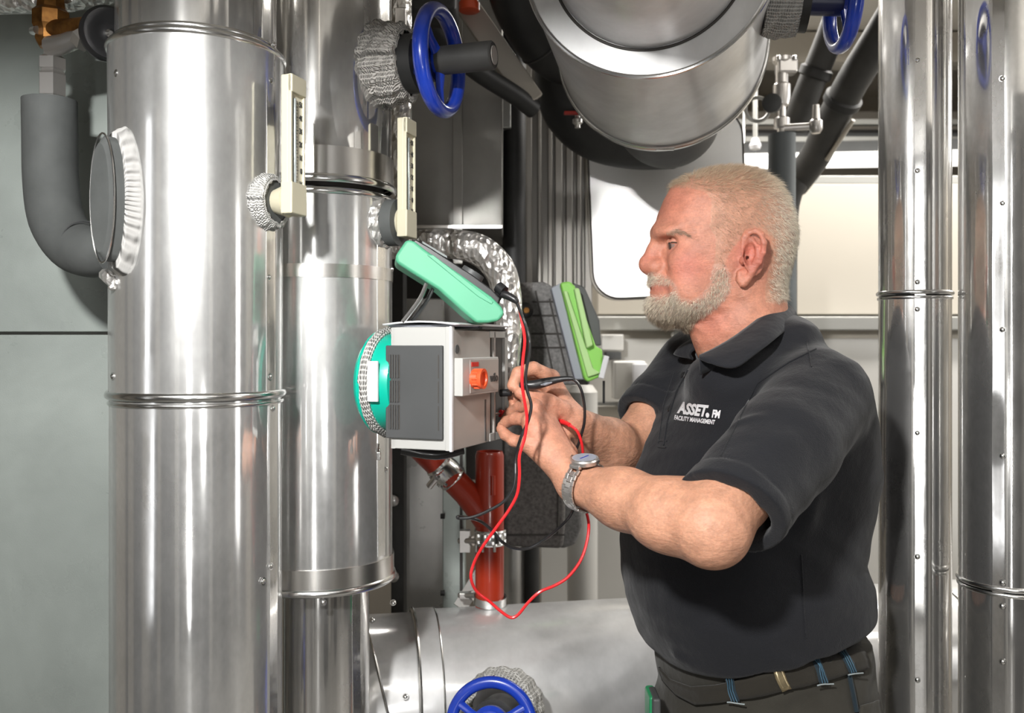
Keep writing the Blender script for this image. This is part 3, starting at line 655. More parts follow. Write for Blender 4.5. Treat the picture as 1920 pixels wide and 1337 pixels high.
# right face in two lengths, the far third is the open wiring bay
bx(0, W, 0, RR * 0.66, zb, zt_ - 0.004).build('front_cover', WARMG, t, bevel=0.0015)
bx(LL - W, LL, 0, RR, zb, zt_).build('rear_wall', LIGHTG, t, smooth=False)
bx(0.003, LL, 0.003, RR, zb, zb + W).build('bottom_plate', LIGHTG, t, smooth=False)
bx(0, LL, RR - W, RR, zb, zt_).build('end_wall', WARMG, t, smooth=False)
bx(0.004, LL, 0.004, RR * 0.64, zb + 0.003, zt_ - 0.008).build('inner_block', GRILLE, t, smooth=False)
bx(0.045, LL - 0.004, RR * 0.64, RR - W, zb + 0.004, zt_ - 0.008).build('terminal_block', BLACKP, t, smooth=False)
bx(-0.001, 0.004, RR * 0.72, RR * 0.75, zb, zt_ - 0.004).build('bay_post', WARMG, t, bevel=0.0006)
bx(-0.001, 0.004, RR * 0.94, RR, zb, zt_ - 0.004).build('bay_post', LIGHTG, t, bevel=0.0006)
bx(-0.001, 0.005, RR * 0.64, RR, zb, zb + 0.012).build('bay_sill', LIGHTG, t, bevel=0.001)
bx(-0.001, 0.005, RR * 0.64, RR, zt_ - 0.014, zt_ - 0.004).build('bay_lintel', LIGHTG, t, bevel=0.001)
for k in range(4): bx(0.030, 0.045, RR * 0.68, RR * 0.9, zb + 0.03 + k * 0.032, zb + 0.045 + k * 0.032).build('terminal', WARMG, t, bevel=0.001)
# frame mouldings on the near face, dark grille with vent slots
bx(0.0, 0.010, -0.003, 0.0, zb, zt_).build('corner_rib', LIGHTG, t, bevel=0.001)
bx(0.0, 0.004, -0.004, 0.002, zb - 0.001, zt_ + 0.001).build('corner_rib', WHITEP, t, bevel=0.001)
gz0 = zb + 0.0145; gz1 = zt_ - 0.025
bx(0.0135, LL + 0.006, -0.0055, 0.002, gz0, gz1).build('grille_panel', GRILLE, t, bevel=0.0015)
gh = (gz1 - gz0)
for (z0, z1) in ((0.10, 0.36), (0.39, 0.62), (0.65, 0.90)):
    za = gz0 + gh * z0; zb2 = gz0 + gh * z1
    for k in range(5): bx(LL - 0.016 + k * 0.0038, LL - 0.0145 + k * 0.0038, -0.0062, -0.004, za, zb2).build('vent_slot', EDGE, t, smooth=False)
    for k in range(4): bx(LL - 0.0140 + k * 0.0038, LL - 0.0125 + k * 0.0038, -0.0072, -0.004, za, zb2).build('vent_fin', GRILLE, t, smooth=False)
    bx(0.018, 0.0195, -0.0060, -0.004, za, zb2).build('vent_slot', EDGE, t, smooth=False)
# raised operating block on the right face
bz0 = zof(742, 1.22); bz1 = zof(671, 1.22)
bx(-0.012, 0.001, 0.004, RR * 0.67, bz0, bz1).build('operating_panel', LIGHTG, t, bevel=0.0015)
bx(-0.0128, -0.011, 0.028, RR * 0.66, bz0 + 0.003, bz1 - 0.003).build('operating_face', WARMG, t, bevel=0.0005)
kc = bp(-0.012, RR * 0.20, (bz0 + bz1) / 2 - 0.003)
MB().lathe(kc, -Ld, [(0, 0.0132), (0.009, 0.0125), (0.011, 0.0138), (0.016, 0.0138), (0.016, 0.010), (0.011, 0.009)], 40).build('orange_knob', ORANGE, t)
for k in range(10):
    a = 2 * PI * k / 10; p = kc - Ld * 0.003 + RB @ Vector((0, math.cos(a) * 0.0130, math.sin(a) * 0.0130)); MB().cyl(p, p - Ld * 0.009, 0.0014, seg=8).build('knob_rib', ORANGE, t)
bx(-0.0134, -0.0125, RR * 0.16, RR * 0.28, bz1 - 0.012, bz1 - 0.006).build('red_marking', RED2, t, smooth=False)
text('lettering', 'wilo', 0.017, bp(-0.0134, RR * 0.565, (bz0 + bz1) / 2 - 0.004), Rd, (0, 0, 1), INK, t, 0.0004)
MB().cyl(bp(-0.001, 0.012, zt_ - 0.03), bp(0.002, 0.012, zt_ - 0.03), 0.006).build('screw_hole', GRILLE, t)
bx(-0.0008, 0.0004, RR * 0.55, RR * 0.57, zb + 0.003, bz0 - 0.01).build('seam_shadow_gap', GRILLE, t, smooth=False)
# loose lid lying on top
lp = []
for k in range(9):
    u = k / 8; lp.append(bp(LL + 0.008 - 0.0 - 0.105 * 0, -0.008 + u * 0, 0))
n = 10; vs = []; fs = []
for i in range(n + 1):
    for j in range(7):
        l = -0.006 + (LL + 0.014) * j / 6; r = -0.01 + (RR + 0.0) * i / n
        z = zt_ + 0.0035 + 0.0045 * math.sin(PI * min(1, (j / 6) * 0.9 + 0.05))
        vs.append(bp(l, r, z))
for i in range(n):
    for j in range(6): fs.append((i * 7 + j, i * 7 + j + 1, (i + 1) * 7 + j + 1, (i + 1) * 7 + j))
tl = thing('control_box_lid', 'thin white plastic lid lying on top of the control box, under the meter', 'lid', bp(LL / 2, RR / 2, zt_))
o = MB().add(vs, fs).build('lid_plate', WHITEP, tl); m_ = o.modifiers.new('s', 'SOLIDIFY'); m_.thickness = 0.0022
bx(0.002, LL + 0.004, 0.0, RR * 0.9, zt_ + 0.0002, zt_ + 0.0032).build('gasket', BLUEG, tl, bevel=0.0005)
bx(-0.0045, 0.001, RR * 0.45, RR * 0.9, zt_ - 0.002, zt_ + 0.004).build('latch', GRILLE, tl, bevel=0.0005)
# motor housing
mo = bp(LL, 0.052, (zof(625, 1.26) + zof(812, 1.26)) / 2)
MB().lathe(mo - Ld * 0.0, Ld, [(-0.004, 0.050), (0.0, 0.064), (0.012, 0.0685), (0.044, 0.0695), (0.052, 0.064), (0.054, 0.045)], 64).build('motor_housing', TEAL, t)
MB().lathe(mo, Ld, [(0.034, 0.069), (0.034, 0.074), (0.043, 0.074), (0.043, 0.069)], 64, False).build('flange_ring', TEAL, t)
collar(t, mo, Ld, 0.026, 0.040, 0.074, 0.073, WOVEN, lump=0.0012)
MB().box(mo + Ld * 0.018 - Rd * 0.070 + Vector((0, 0, 0.004)), (0.016, 0.004, 0.055), RB).build('name_plate', WHITEP, t, bevel=0.001)
MB().tube([bp(LL + 0.0, 0.03, zb - 0.004), bp(0.05, 0.05, zb - 0.012), bp(0.02, 0.075, zb - 0.006)], 0.008, 16).build('under_cable', BLACKR, t)
# clip hanging from strap
tc_ = thing('strap_clip', 'small steel wire clip hanging under the green motor', 'clip', P(708, 862, 1.33))
MB().tube([P(709, 832, 1.335), P(708, 845, 1.333), P(710, 858, 1.333)], 0.002, 6).build('wire', STEEL, tc_)
MB().box(P(710, 855, 1.332), (0.006, 0.006, 0.012)).build('clasp', STEEL, tc_, bevel=0.001)
# ================================================================ multimeter
t = thing('multimeter', 'mint green handheld multimeter tilted on its stand on the control box', 'multimeter', P(850, 600, 1.25))
dm = 1.205; W_ = 0.082
prof = [(762, 449), (776, 451), (800, 470), (860, 512), (922, 556), (941, 575), (947, 588), (936, 602), (915, 606), (893, 606), (872, 588), (822, 543), (768, 509), (743, 493), (741, 480)]
MB().prism([P(a, b, dm) for a, b in prof], (-0.012, W_, 0)).build('holster', MINT, t, bevel=0.006, seg=4)
prof2 = [(770, 455), (780, 449), (806, 464), (862, 500), (884, 514), (922, 542), (938, 560), (934, 572), (920, 562), (860, 520), (800, 478)]
MB().prism([P(a, b, dm + 0.008) for a, b in prof2], (-0.010, W_ - 0.016, 0)).build('front_panel', BLACKP, t, bevel=0.002)
prof3 = [(792, 452), (838, 480), (838, 484), (792, 458)]
MB().prism([P(a, b, dm + 0.018) for a, b in prof3], (-0.008, W_ - 0.036, 0)).build('display', GLASS, t, smooth=False)
nrm = Vector((0.53, 0, 0.85)).normalized()
MB().lathe(P(883, 518, dm + 0.04), nrm, [(0, 0.017), (0.008, 0.016), (0.009, 0.005)], 32).build('rotary_switch', GRILLE, t)
for k in range(4):
    MB().cyl(P(922, 556, dm + 0.018 + k * 0.015), P(922, 556, dm + 0.018 + k * 0.015) + nrm * 0.006, 0.005).build('socket', REDR if k % 2 else BLACKP, t)
prr = [(800, 478), (812, 478), (900, 546), (925, 566), (922, 571), (896, 556)]
MB().prism([P(a, b, dm - 0.0012) for a, b in prr], (0, 0.004, 0)).build('side_moulding', MINT, t, bevel=0.001)
for yy in (0.012, 0.055):
    MB().tube([P(800, 532, dm + yy), P(789, 558, dm + yy), P(770, 585, dm + yy), P(755, 604, dm + yy)], [0.003, 0.003, 0.003, 0.003], 8).build('stand_rail', STEEL if yy < 0.02 else GRILLE, t)
for a, b in ((781, 570), (792, 552)):
    MB().cyl(P(a, b, dm + 0.012), P(a, b, dm + 0.055), 0.0025).build('stand_rung', GRILLE, t)
MB().tube([P(812, 540, dm + 0.03), P(801, 562, dm + 0.03), P(785, 585, dm + 0.03), P(772, 602, dm + 0.03)], 0.0028, 8).build('stand_web', GRILLE, t)
# ================================================================ background between pump and man
def vbox(name, label, cat, px0, px1, py0, py1, d, dep, mat, part='casing', bev=0.003):
    a = P(px0, py0, d); b = P(px1, py1, d); c = (a + b) / 2
    t = thing(name, label, cat, (c.x, d, min(a.z, b.z)))
    MB().box((c.x, d + dep / 2, c.z), (abs(b.x - a.x), dep, abs(a.z - b.z)), None).build(part, mat, t, bevel=bev); return t
t = vbox('sheet_metal_duct', 'dark sheet metal duct hanging behind the upper blue wheel', 'duct', 742, 942, -260, 429, 2.05, 0.35, DARKM)
a = P(742, 429, 2.04); b = P(942, 429, 2.04); MB().box(((a.x + b.x) / 2, 2.045, a.z + 0.004), (b.x - a.x, 0.02, 0.008)).build('lower_flange', STRAPM, t, bevel=0.001)
MB().box((P(858, 300, 2.04).x, 2.045, 1.95), (0.022, 0.012, 0.6)).build('standing_seam', DARKM, t, bevel=0.001)
t = thing('black_upright_pipe', 'black foam covered upright pipe behind the foil elbow', 'pipe', (fx(962, 2.1), 2.1, 0))
MB().cyl((fx(964, 2.24), 2.24, zof(1000, 2.24)), (fx(964, 2.24), 2.24, 2.75), 0.029, seg=32).build('insulation', FOAMD, t)
RIBM = simple('ribbed_sheet', (0.42, 0.40, 0.37), 0.5, 0.6)
t = thing('ribbed_duct', 'tall grey sheet duct with bright upright ribs left of the white cover', 'duct', (fx(1045, 2.45), 2.5, 0))
x0 = fx(985, 2.45); x1 = fx(1112, 2.45)
zq = zof(575, 2.45)
MB().box(((x0 + x1) / 2, 2.62, (zq + 2.72) / 2), (x1 - x0, 0.3, 2.72 - zq)).build('casing', RIBM, t, smooth=False)
for px, wd in ((992, 0.016), (1012, 0.01), (1032, 0.012), (1048, 0.02), (1068, 0.018), (1086, 0.012), (1104, 0.02)):
    MB().box((fx(px, 2.43), 2.455, (zq + 2.7) / 2), (wd, 0.035, 2.7 - zq)).build('rib', RIBM, t, bevel=0.003)
for py in (165, 332): screw(t, P(977, py, 2.44), (0, -1, 0), 2.2)
t = vbox('pipe_bracket', 'grey flat support plate slanting behind the orange cap', 'bracket', 940, 958, 100, 240, 2.2, 0.03, RAIL, 'plate')
# top black pipes
t = thing('foam_pipe', 'thick black foam pipe curving down left of the big overhead pipe', 'pipe', P(1000, 60, 1.95))
MB().tube([P(935, -150, 1.85), P(958, -60, 1.88), P(985, 20, 1.92), P(1030, 85, 1.98), P(1090, 120, 2.05), P(1170, 135, 2.1)], 0.062, 40, sub=6).build('insulation', FOAMD, t)
MB().torus(P(1022, 76, 1.97), P(1060, 110, 2) - P(990, 30, 1.93), 0.0635, 0.0025, 48, 6).build('joint_line', FOAMB, t)
t = thing('foam_pipe', 'second black foam elbow below, beside the small red lever', 'pipe', P(1060, 220, 2.1))
MB().tube([P(1062, 80, 2.05), P(1060, 150, 2.08), P(1075, 205, 2.1), P(1120, 245, 2.13), P(1190, 262, 2.16), P(1260, 262, 2.2)], 0.070, 40, sub=6).build('insulation', FOAMD, t)
t = thing('lever_valve', 'small ball valve with red lever under the overhead pipe', 'valve', P(1072, 225, 1.98))
MB().box(P(1072, 212, 1.975), (0.034, 0.012, 0.007)).build('lever', RED2, t, bevel=0.002)
MB().cyl(P(1083, 216, 1.985), P(1083, 240, 1.985), 0.006).build('stem', NICKEL, t)
MB().lathe(P(1083, 236, 1.985), (0, 0, 1), [(0, 0.004), (0.006, 0.011), (0.014, 0.011), (0.018, 0.006)], 12).build('body', NICKEL, t)
t = thing('foam_pipe', 'thin black foam pipe slanting behind the handwheel spindle', 'pipe', P(900, 150, 1.9))
MB().tube([P(770, 20, 1.8), P(850, 95, 1.86), P(905, 140, 1.92), P(965, 178, 1.98), P(1000, 205, 2.02)], 0.021, 20).build('insulation', FOAMD, t)
t = thing('tray_arm', 'beige slanting steel arm below the orange cap', 'bracket', P(930, 60, 2.1))
a = P(868, 0, 1.98); b = P(1000, 190, 2.0); MB().box((a + b) / 2, (0.05, 0.02, (b - a).length), frame(b - a, (0, 1, 0))).build('plate', CABB, t, bevel=0.003)
t = thing('orange_cap', 'orange pipe cap at the top edge right of the blue wheel', 'cap', P(880, 12, 1.9))
MB().lathe(P(880, 22, 1.9), (0, 0, 1), [(0, 0.019), (0.002, 0.022), (0.018, 0.022), (0.02, 0.019), (0.036, 0.018)], 32).build('cap', ORANGE, t)
MB().cyl(P(880, 4, 1.9), P(880, -60, 1.9), 0.018).build('neck', STEEL, t)
t = thing('dark_hanger_box', 'black box shaped hanger behind the blue handwheel', 'bracket', P(790, 20, 1.7))
MB().box(P(800, -5, 1.75), (0.12, 0.1, 0.09)).build('box', FOAMD, t, bevel=0.01)
MB().box(P(752, 45, 1.60), (0.02, 0.03, 0.05)).build('bright_lug', NICKEL, t, bevel=0.003)
# foil pipes
t = thing('foil_pipe', 'crinkled foil wrapped elbow behind the mint green meter', 'pipe', P(950, 600, 1.8))
MB().tube([P(700, 462, 1.78), P(780, 457, 1.78), P(850, 458, 1.78), P(900, 470, 1.78), P(936, 505, 1.78), P(950, 555, 1.78), P(953, 620, 1.78), P(952, 690, 1.78), P(946, 780, 1.78)], [0.028, 0.028, 0.029, 0.031, 0.031, 0.029, 0.027, 0.022, 0.02], 40, sub=6).build('foil_wrap', FOIL, t)
t = thing('foil_pipe', 'foil wrapped upright pipe behind the second thermometer', 'pipe', P(752, 400, 1.62))
MB().tube([P(752, -560, 1.62), P(752, -100, 1.62), P(752, 250, 1.62), P(754, 330, 1.62), P(752, 452, 1.62)], 0.019, 24).build('foil_wrap', FOIL, t)
t = thing('round_plug', 'black plug with orange dot beside the foil elbow', 'cap', P(983, 583, 1.95))
MB().lathe(P(984, 583, 1.95), (0, -1, 0), [(0, 0.018), (0.015, 0.018), (0.018, 0.01)], 24).build('plug_body', BLACKP, t)
MB().lathe(P(987, 582, 1.93), (0, -1, 0), [(0, 0.007), (0.003, 0.006)], 16).build('dot', BRASS, t)
# dark boards
t = vbox('steel_upright', 'dark painted steel upright left of the pale back panel', 'post', 733, 757, 300, 1500, 1.95, 0.06, FOAMB, 'post')
for py in (938, 1080): MB().lathe(P(738, py, 1.94), (0, -1, 0), [(0, 0.012), (0.008, 0.012), (0.012, 0.006)], 16).build('bolt', NICKEL, t)
t = vbox('back_panel', 'pale grey sheet panel behind the red branch pipe', 'panel', 757, 832, 560, 1500, 2.1, 0.03, GREYM, 'sheet')
t = vbox('dark_back_board', 'dark board behind the meter and the pump box', 'panel', 700, 1010, 425, 900, 2.5, 0.03, WALLD, 'board')
t = vbox('grey_box_shelf', 'grey metal plate seen between meter stand and foil elbow', 'panel', 800, 905, 560, 720, 2.4, 0.11, GREYM, 'plate')
# strut channel with brackets
t = thing('strut_channel', 'galvanised upright strut channel left of the red pipe', 'strut', (fx(852, 1.95), 1.95, 0))
xa = fx(830, 1.95); xb = fx(872, 1.95)
MB().box(((xa + xb) / 2, 1.97, 0.65), (xb - xa, 0.045, 1.3)).build('channel', DUCTM, t, bevel=0.002)
MB().box((xb - 0.008, 1.944, 0.65), (0.006, 0.004, 1.28)).build('slot', EDGE, t, smooth=False)
for py in (1014, 1116):
    MB().cyl(P(862, py, 1.88), P(902, py, 1.83), 0.006).build('threaded_rod', NICKEL, t)
    MB().box(P(872, py, 1.87), (0.022, 0.02, 0.045 if py < 1100 else 0.012)).build('bracket_plate', NICKEL, t, bevel=0.001)
    MB().cyl(P(884, py, 1.86), P(889, py, 1.855), 0.011, seg=6).build('hex_nut', NICKEL, t, smooth=False)
for py in (968, 1112): MB().cyl(P(826, py, 1.93), P(834, py, 1.93), 0.006, seg=6).build('hex_nut', FOAMD, t, smooth=False)
p0 = P(862, 1140, 1.9); p1 = P(905, 1070, 1.95)
MB().box((p0 + p1) / 2, (0.03, 0.004, (p1 - p0).length), frame(p1 - p0, (0, 1, 0))).build('gusset', GREYM, t, smooth=False)
# red pipes
t = thing('red_pipe', 'dark red pipe with slanting branch and steel couplings', 'pipe', P(918, 1140, 1.8))
dr = 1.8; rr_ = 0.0285
top = P(918, 846, dr)
MB().lathe(Vector((top.x, dr, 0.945)), (0, 0, 1), [(0, rr_), (top.z - 0.945 - 0.008, rr_), (top.z - 0.945, rr_ - 0.003), (top.z - 0.945, rr_ - 0.008), (top.z - 0.99, rr_ - 0.008)], 48, False).build('upright', REDP, t)
MB().tube([P(918, 985, dr), P(875, 925, dr - 0.005), P(800, 850, dr - 0.03), P(785, 835, dr - 0.035)], 0.026, 32, sub=2).build('branch', REDP, t)
MB().tube([P(924, 892, dr - 0.0275), P(924, 928, dr - 0.0275)], 0.005, 12, sub=1).build('embossed_slot', REDP, t)
def coupling(c, ax, r, parent, L=0.032):
    ax = Vector(ax).normalized(); M = frame(ax)
    MB().lathe(c, ax, [(-L / 2, r - 0.002), (-L / 2, r + 0.002), (-L * .4, r + 0.004), (-L * .3, r + 0.002), (0, r + 0.0035), (L * .3, r + 0.002), (L * .4, r + 0.004), (L / 2, r + 0.002), (L / 2, r - 0.002)], 40, False).build('coupling_sleeve', STEEL, parent)
    for i in (-1, 1):
        for k in range(5):
            a = -PI * 0.75 + k * 0.5; p = c + ax * i * L * 0.22 + M @ Vector((math.cos(a), math.sin(a), 0)) * (r + 0.003)
            MB().box(p, (0.006, 0.006, 0.007), M).build('coupling_tooth', STEEL, parent, bevel=0.001)
coupling(P(836, 884, dr - 0.015), P(875, 925, dr) - P(800, 850, dr - 0.03), 0.026, t, 0.05)
MB().cyl(P(818, 896, dr - 0.04), P(805, 912, dr - 0.03), 0.007).build('clamp_bolt', NICKEL, t)
coupling(P(919, 1006, dr), (0, 0, 1), rr_, t, 0.03)
MB().lathe(P(919, 1124, dr), (0.05, -0.1, 1), [(-0.008, rr_), (-0.008, rr_ + 0.004), (0.008, rr_ + 0.004), (0.008, rr_)], 40, False).build('pipe_clip', STEEL, t)
for px in (893, 905, 927): MB().cyl(P(px, 1020, dr - 0.03), P(px, 1035, dr - 0.03), 0.003).build('clamp_screw', NICKEL, t)
# pump with lime controller behind the hands
ds = 2.05
t = thing('pump_controller', 'lime green pump controller on a grey gridded foam shell behind the hands', 'pump', P(1050, 700, ds))
sh = [(976, 530), (1020, 528), (1036, 536), (1100, 690), (1108, 722), (975, 722)]
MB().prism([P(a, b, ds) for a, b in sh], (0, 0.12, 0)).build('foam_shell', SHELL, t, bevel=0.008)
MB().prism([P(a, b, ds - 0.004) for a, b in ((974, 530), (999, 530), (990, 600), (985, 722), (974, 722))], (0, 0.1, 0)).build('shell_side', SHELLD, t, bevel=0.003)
for ln in (((998, 566), (1042, 566)), ((998, 592), (1048, 592)), ((996, 626), (1062, 626)), ((994, 652), (1072, 652)), ((1004, 545), (1040, 715)), ((1030, 560), (1066, 715))):
    MB().tube([P(a, b, ds - 0.001) for a, b in ln], 0.0022, 6, sub=1).build('groove', EDGE, t)
MB().prism([P(a, b, ds - 0.05) for a, b in ((1033, 540), (1052, 530), (1056, 534), (1100, 712), (1078, 712))], (0, 0.07, 0)).build('controller_back', BLUEG, t, bevel=0.005)
MB().prism([P(a, b, ds - 0.09) for a, b in ((1050, 530), (1068, 527), (1078, 536), (1118, 650), (1130, 655), (1130, 705), (1102, 717), (1095, 710))], (0, 0.08, 0)).build('controller_front', LIME, t, bevel=0.005)
MB().prism([P(a, b, ds - 0.100) for a, b in ((1056, 545), (1064, 545), (1112, 690), (1126, 700), (1102, 708))], (0, 0.03, 0)).build('front_stripe', LIMEP, t, bevel=0.003)
MB().prism([P(a, b, ds - 0.115) for a, b in ((1076, 540), (1086, 540), (1112, 648), (1100, 654))], (0, 0.04, 0)).build('handle_bar', LIMEP, t, bevel=0.004)
MB().prism([P(a, b, ds - 0.07) for a, b in ((1074, 530), (1096, 538), (1124, 600), (1128, 648), (1112, 648))], (0, 0.05, 0)).build('display_hood', GRILLE, t, bevel=0.003)
MB().box(P(1131, 688, ds - 0.08), (0.012, 0.03, 0.05), Matrix.Rotation(0.25, 3, 'Y')).build('white_plug', WHITEP, t, bevel=0.002)
MB().box(P(1132, 735, ds - 0.03), (0.005, 0.005, 0.05)).build('plug_cable', BLACKR, t, smooth=False)
t = thing('foam_pump_shell', 'dark grey boxy foam pump shell right of the red pipe', 'pump', P(1000, 1020, ds))
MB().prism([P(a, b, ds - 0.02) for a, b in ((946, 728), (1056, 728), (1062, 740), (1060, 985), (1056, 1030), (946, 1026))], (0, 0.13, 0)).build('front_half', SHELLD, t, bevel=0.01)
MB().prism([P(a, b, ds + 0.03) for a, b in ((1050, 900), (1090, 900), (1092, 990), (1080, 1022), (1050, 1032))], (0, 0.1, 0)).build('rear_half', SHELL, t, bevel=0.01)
MB().tube([P(946, 1003, ds - 0.021), P(1058, 1003, ds - 0.021)], 0.002, 6, sub=1).build('groove', EDGE, t)
MB().tube([P(1048, 860, ds - 0.021), P(1046, 1003, ds - 0.021)], 0.002, 6, sub=1).build('groove', EDGE, t)
t = thing('grey_upright_pipe', 'grey upright pipe below the dark foam pump shell', 'pipe', (fx(962, 2.1), 2.1, 0))
MB().cyl((fx(964, 2.24), 2.24, 0), (fx(964, 2.24), 2.24, zof(1001, 2.24)), 0.024, seg=32).build('wall', GREYM, t)
t = thing('dark_upright_pipe', 'charcoal upright pipe right of the grey upright pipe', 'pipe', (fx(996, 2.12), 2.12, 0))
MB().cyl((fx(997, 2.24), 2.24, 0), (fx(997, 2.24), 2.24, zof(1015, 2.24)), 0.019, seg=32).build('wall', FOAMB, t)
# ---------------------------------------------------------------- upper right
t = thing('grey_upright_hose', 'grey foam upright pipe rising behind the man’s head', 'pipe', P(1466, 500, 2.3))
MB().tube([P(1466, 252, 2.3), P(1466, 330, 2.3), P(1466, 420, 2.3), P(1468, 700, 2.3), P(1468, 1900, 2.3), P(1468, 2630, 2.3)], 0.034, 32, sub=2).build('insulation', simple('blue_grey_foam', (0.13, 0.145, 0.15), 0.7, 0, 10, 0.1), t)
t = thing('air_vent_valve', 'silver automatic air vent with gauge on top of the grey upright pipe', 'valve', P(1466, 250, 2.3))
MB().lathe(P(1466, 256, 2.3), (0, 0, 1), [(0, 0.012), (0.02, 0.012), (0.022, 0.02), (0.045, 0.02), (0.05, 0.01), (0.075, 0.01), (0.08, 0.018), (0.10, 0.022), (0.13, 0.022), (0.135, 0.016), (0.18, 0.016), (0.19, 0.024), (0.2, 0.024)], 24).build('body', NICKEL, t)
MB().box(P(1474, 125, 2.3), (0.05, 0.04, 0.04)).build('head', NICKEL, t, bevel=0.006)
for px in (1460, 1490): MB().lathe(P(px, 112, 2.28), (0, 0, 1), [(0, 0.007), (0.008, 0.007), (0.011, 0.003)], 12).build('cap_screw', STEEL, t)
MB().lathe(P(1448, 195, 2.27), (-0.4, -1, 0), [(0, 0.024), (0.012, 0.024), (0.014, 0.02)], 24).build('gauge', GRILLE, t)
MB().cyl(P(1470, 240, 2.27), P(1530, 236, 2.25), 0.009).build('side_arm', NICKEL, t)
MB().lathe(P(1530, 250, 2.24), (0, 0, 1), [(0, 0.01), (0.01, 0.016), (0.03, 0.016), (0.035, 0.01), (0.07, 0.008)], 16).build('drain_cock', NICKEL, t)
MB().torus(P(1420, 205, 2.3), (0, -1, 0), 0.03, 0.005, 32, 8).build('ring_hanger', RAIL, t)
for nm, lb, pts, r in (('foam_pipe', 'charcoal foam pipe slanting down behind the cut-off blue wheel', [(1640, -120, 2.3), (1576, 20, 2.35), (1548, 90, 2.4), (1512, 178, 2.45), (1490, 240, 2.5)], 0.036),
                       ('foam_pipe', 'charcoal foam pipe slanting down next to the slim right pipe', [(1740, -80, 2.2), (1650, 70, 2.35), (1600, 150, 2.45), (1560, 225, 2.55), (1530, 290, 2.65), (1490, 345, 2.75)], 0.044)):
    t = thing(nm, lb, 'pipe', P(*pts[2]))
    MB().tube([P(*p) for p in pts], r, 32, sub=4).build('insulation', FOAMB, t)
    q = P(*pts[2]); q2 = P(*pts[3]); d_ = (q2 - q).normalized()
    MB().lathe(q, d_, [(0.05, r), (0.055, r + 0.008), (0.075, r + 0.008), (0.08, r)], 32, False).build('pipe_clamp', FOAMD, t)
t = thing('elbow_end', 'black foam elbow end under the slanting charcoal pipes', 'pipe', P(1490, 360, 2.7))
MB().tube([P(1500, 330, 2.72), P(1490, 350, 2.72), P(1486, 420, 2.72), P(1486, 700, 2.72)], [0.04, 0.036, 0.014, 0.014], 24).build('insulation', FOAMB, t)
t = thing('threaded_hanger', 'thin grey threaded rod beside the slanting charcoal pipe', 'rod', P(1560, 250, 2.5))
MB().cyl(P(1600, 225, 2.5), P(1550, 300, 2.6), 0.006).build('rod', CABB, t)
t = thing('blue_tap', 'small blue tap handle peeking above the man’s head', 'valve', P(1417, 320, 2.2))
MB().lathe(P(1417, 335, 2.2), (0, 0, 1), [(0, 0.018), (0.01, 0.018), (0.016, 0.008), (0.028, 0.007)], 16).build('handle', DBLUE, t)
MB().cyl(P(1417, 333, 2.2), P(1417, 480, 2.2), 0.008).build('spindle', BRASS, t)
MB().tube([P(1417, 470, 2.2), P(1430, 490, 2.22), P(1466, 495, 2.28)], 0.012, 12).build('branch', BRASS, t)
# ================================================================ sparse surface nets over a signed distance tree
INF = np.float32(9.0)
class Cone:
    """round cone between a and b; optional flattening"""
    def __init__(s, a, b, ra, rb):
        s.a = np.array(a, np.float32); s.b = np.array(b, np.float32); s.ra = ra; s.rb = rb
        m = max(ra, rb); s.lo = np.minimum(s.a, s.b) - m; s.hi = np.maximum(s.a, s.b) + m
        s.ab = s.b - s.a; s.l2 = max(float(s.ab @ s.ab), 1e-9)
    def d(s, p):
        q = p - s.a; t = np.clip(q @ s.ab / s.l2, 0, 1); q = q - t[:, None] * s.ab
        return np.sqrt(np.einsum('ij,ij->i', q, q)) - (s.ra + (s.rb - s.ra) * t)
class Ell:
    def __init__(s, c, r, R=None):
        s.c = np.array(c, np.float32); s.r = np.array(r, np.float32); s.R = np.array(R, np.float32) if R is not None else None
        m = float(max(r)); s.lo = s.c - m; s.hi = s.c + m
    def d(s, p):
        q = p - s.c
        if s.R is not None: q = q @ s.R
        k0 = np.sqrt(((q / s.r) ** 2).sum(1)); k1 = np.sqrt(((q / (s.r * s.r)) ** 2).sum(1)) + 1e-9
        return k0 * (k0 - 1) / k1
class Loft:
    """stack of horizontal super-ellipses: rows of z, cx, cy, a (along fwd), b (across), power"""
    def __init__(s, rows, yaw=0.0, shear=None):
        A = np.array(sorted(rows), np.float32); s.z, s.x, s.y, s.ra, s.rb, s.n = A.T
        s.f = np.array([math.cos(yaw), math.sin(yaw)], np.float32); m = max(s.ra.max(), s.rb.max())
        s.lo = np.array([s.x.min() - m, s.y.min() - m, s.z[0]]); s.hi = np.array([s.x.max() + m, s.y.max() + m, s.z[-1]])
    def d(s, p):
        z = p[:, 2]; I = lambda v: np.interp(z, s.z, v)
        x = p[:, 0] - I(s.x); y = p[:, 1] - I(s.y); u = x * s.f[0] + y * s.f[1]; v = -x * s.f[1] + y * s.f[0]
        ra, rb, n = I(s.ra), I(s.rb), I(s.n)
        k = (np.abs(u / ra) ** n + np.abs(v / rb) ** n) ** (1 / n)
        r = np.hypot(u, v) / np.maximum(k, 1e-3)
        d = (k - 1) * np.minimum(r, np.maximum(ra, rb)) * 0.85
        return np.maximum(d, np.maximum(s.z[0] - z, z - s.z[-1]))
class Plane:
    def __init__(s, o, n): s.o = np.array(o, np.float32); n = np.array(n, np.float32); s.n = n / np.linalg.norm(n); s.lo = np.array([-9.] * 3); s.hi = -s.lo
    def d(s, p): return (p - s.o) @ s.n
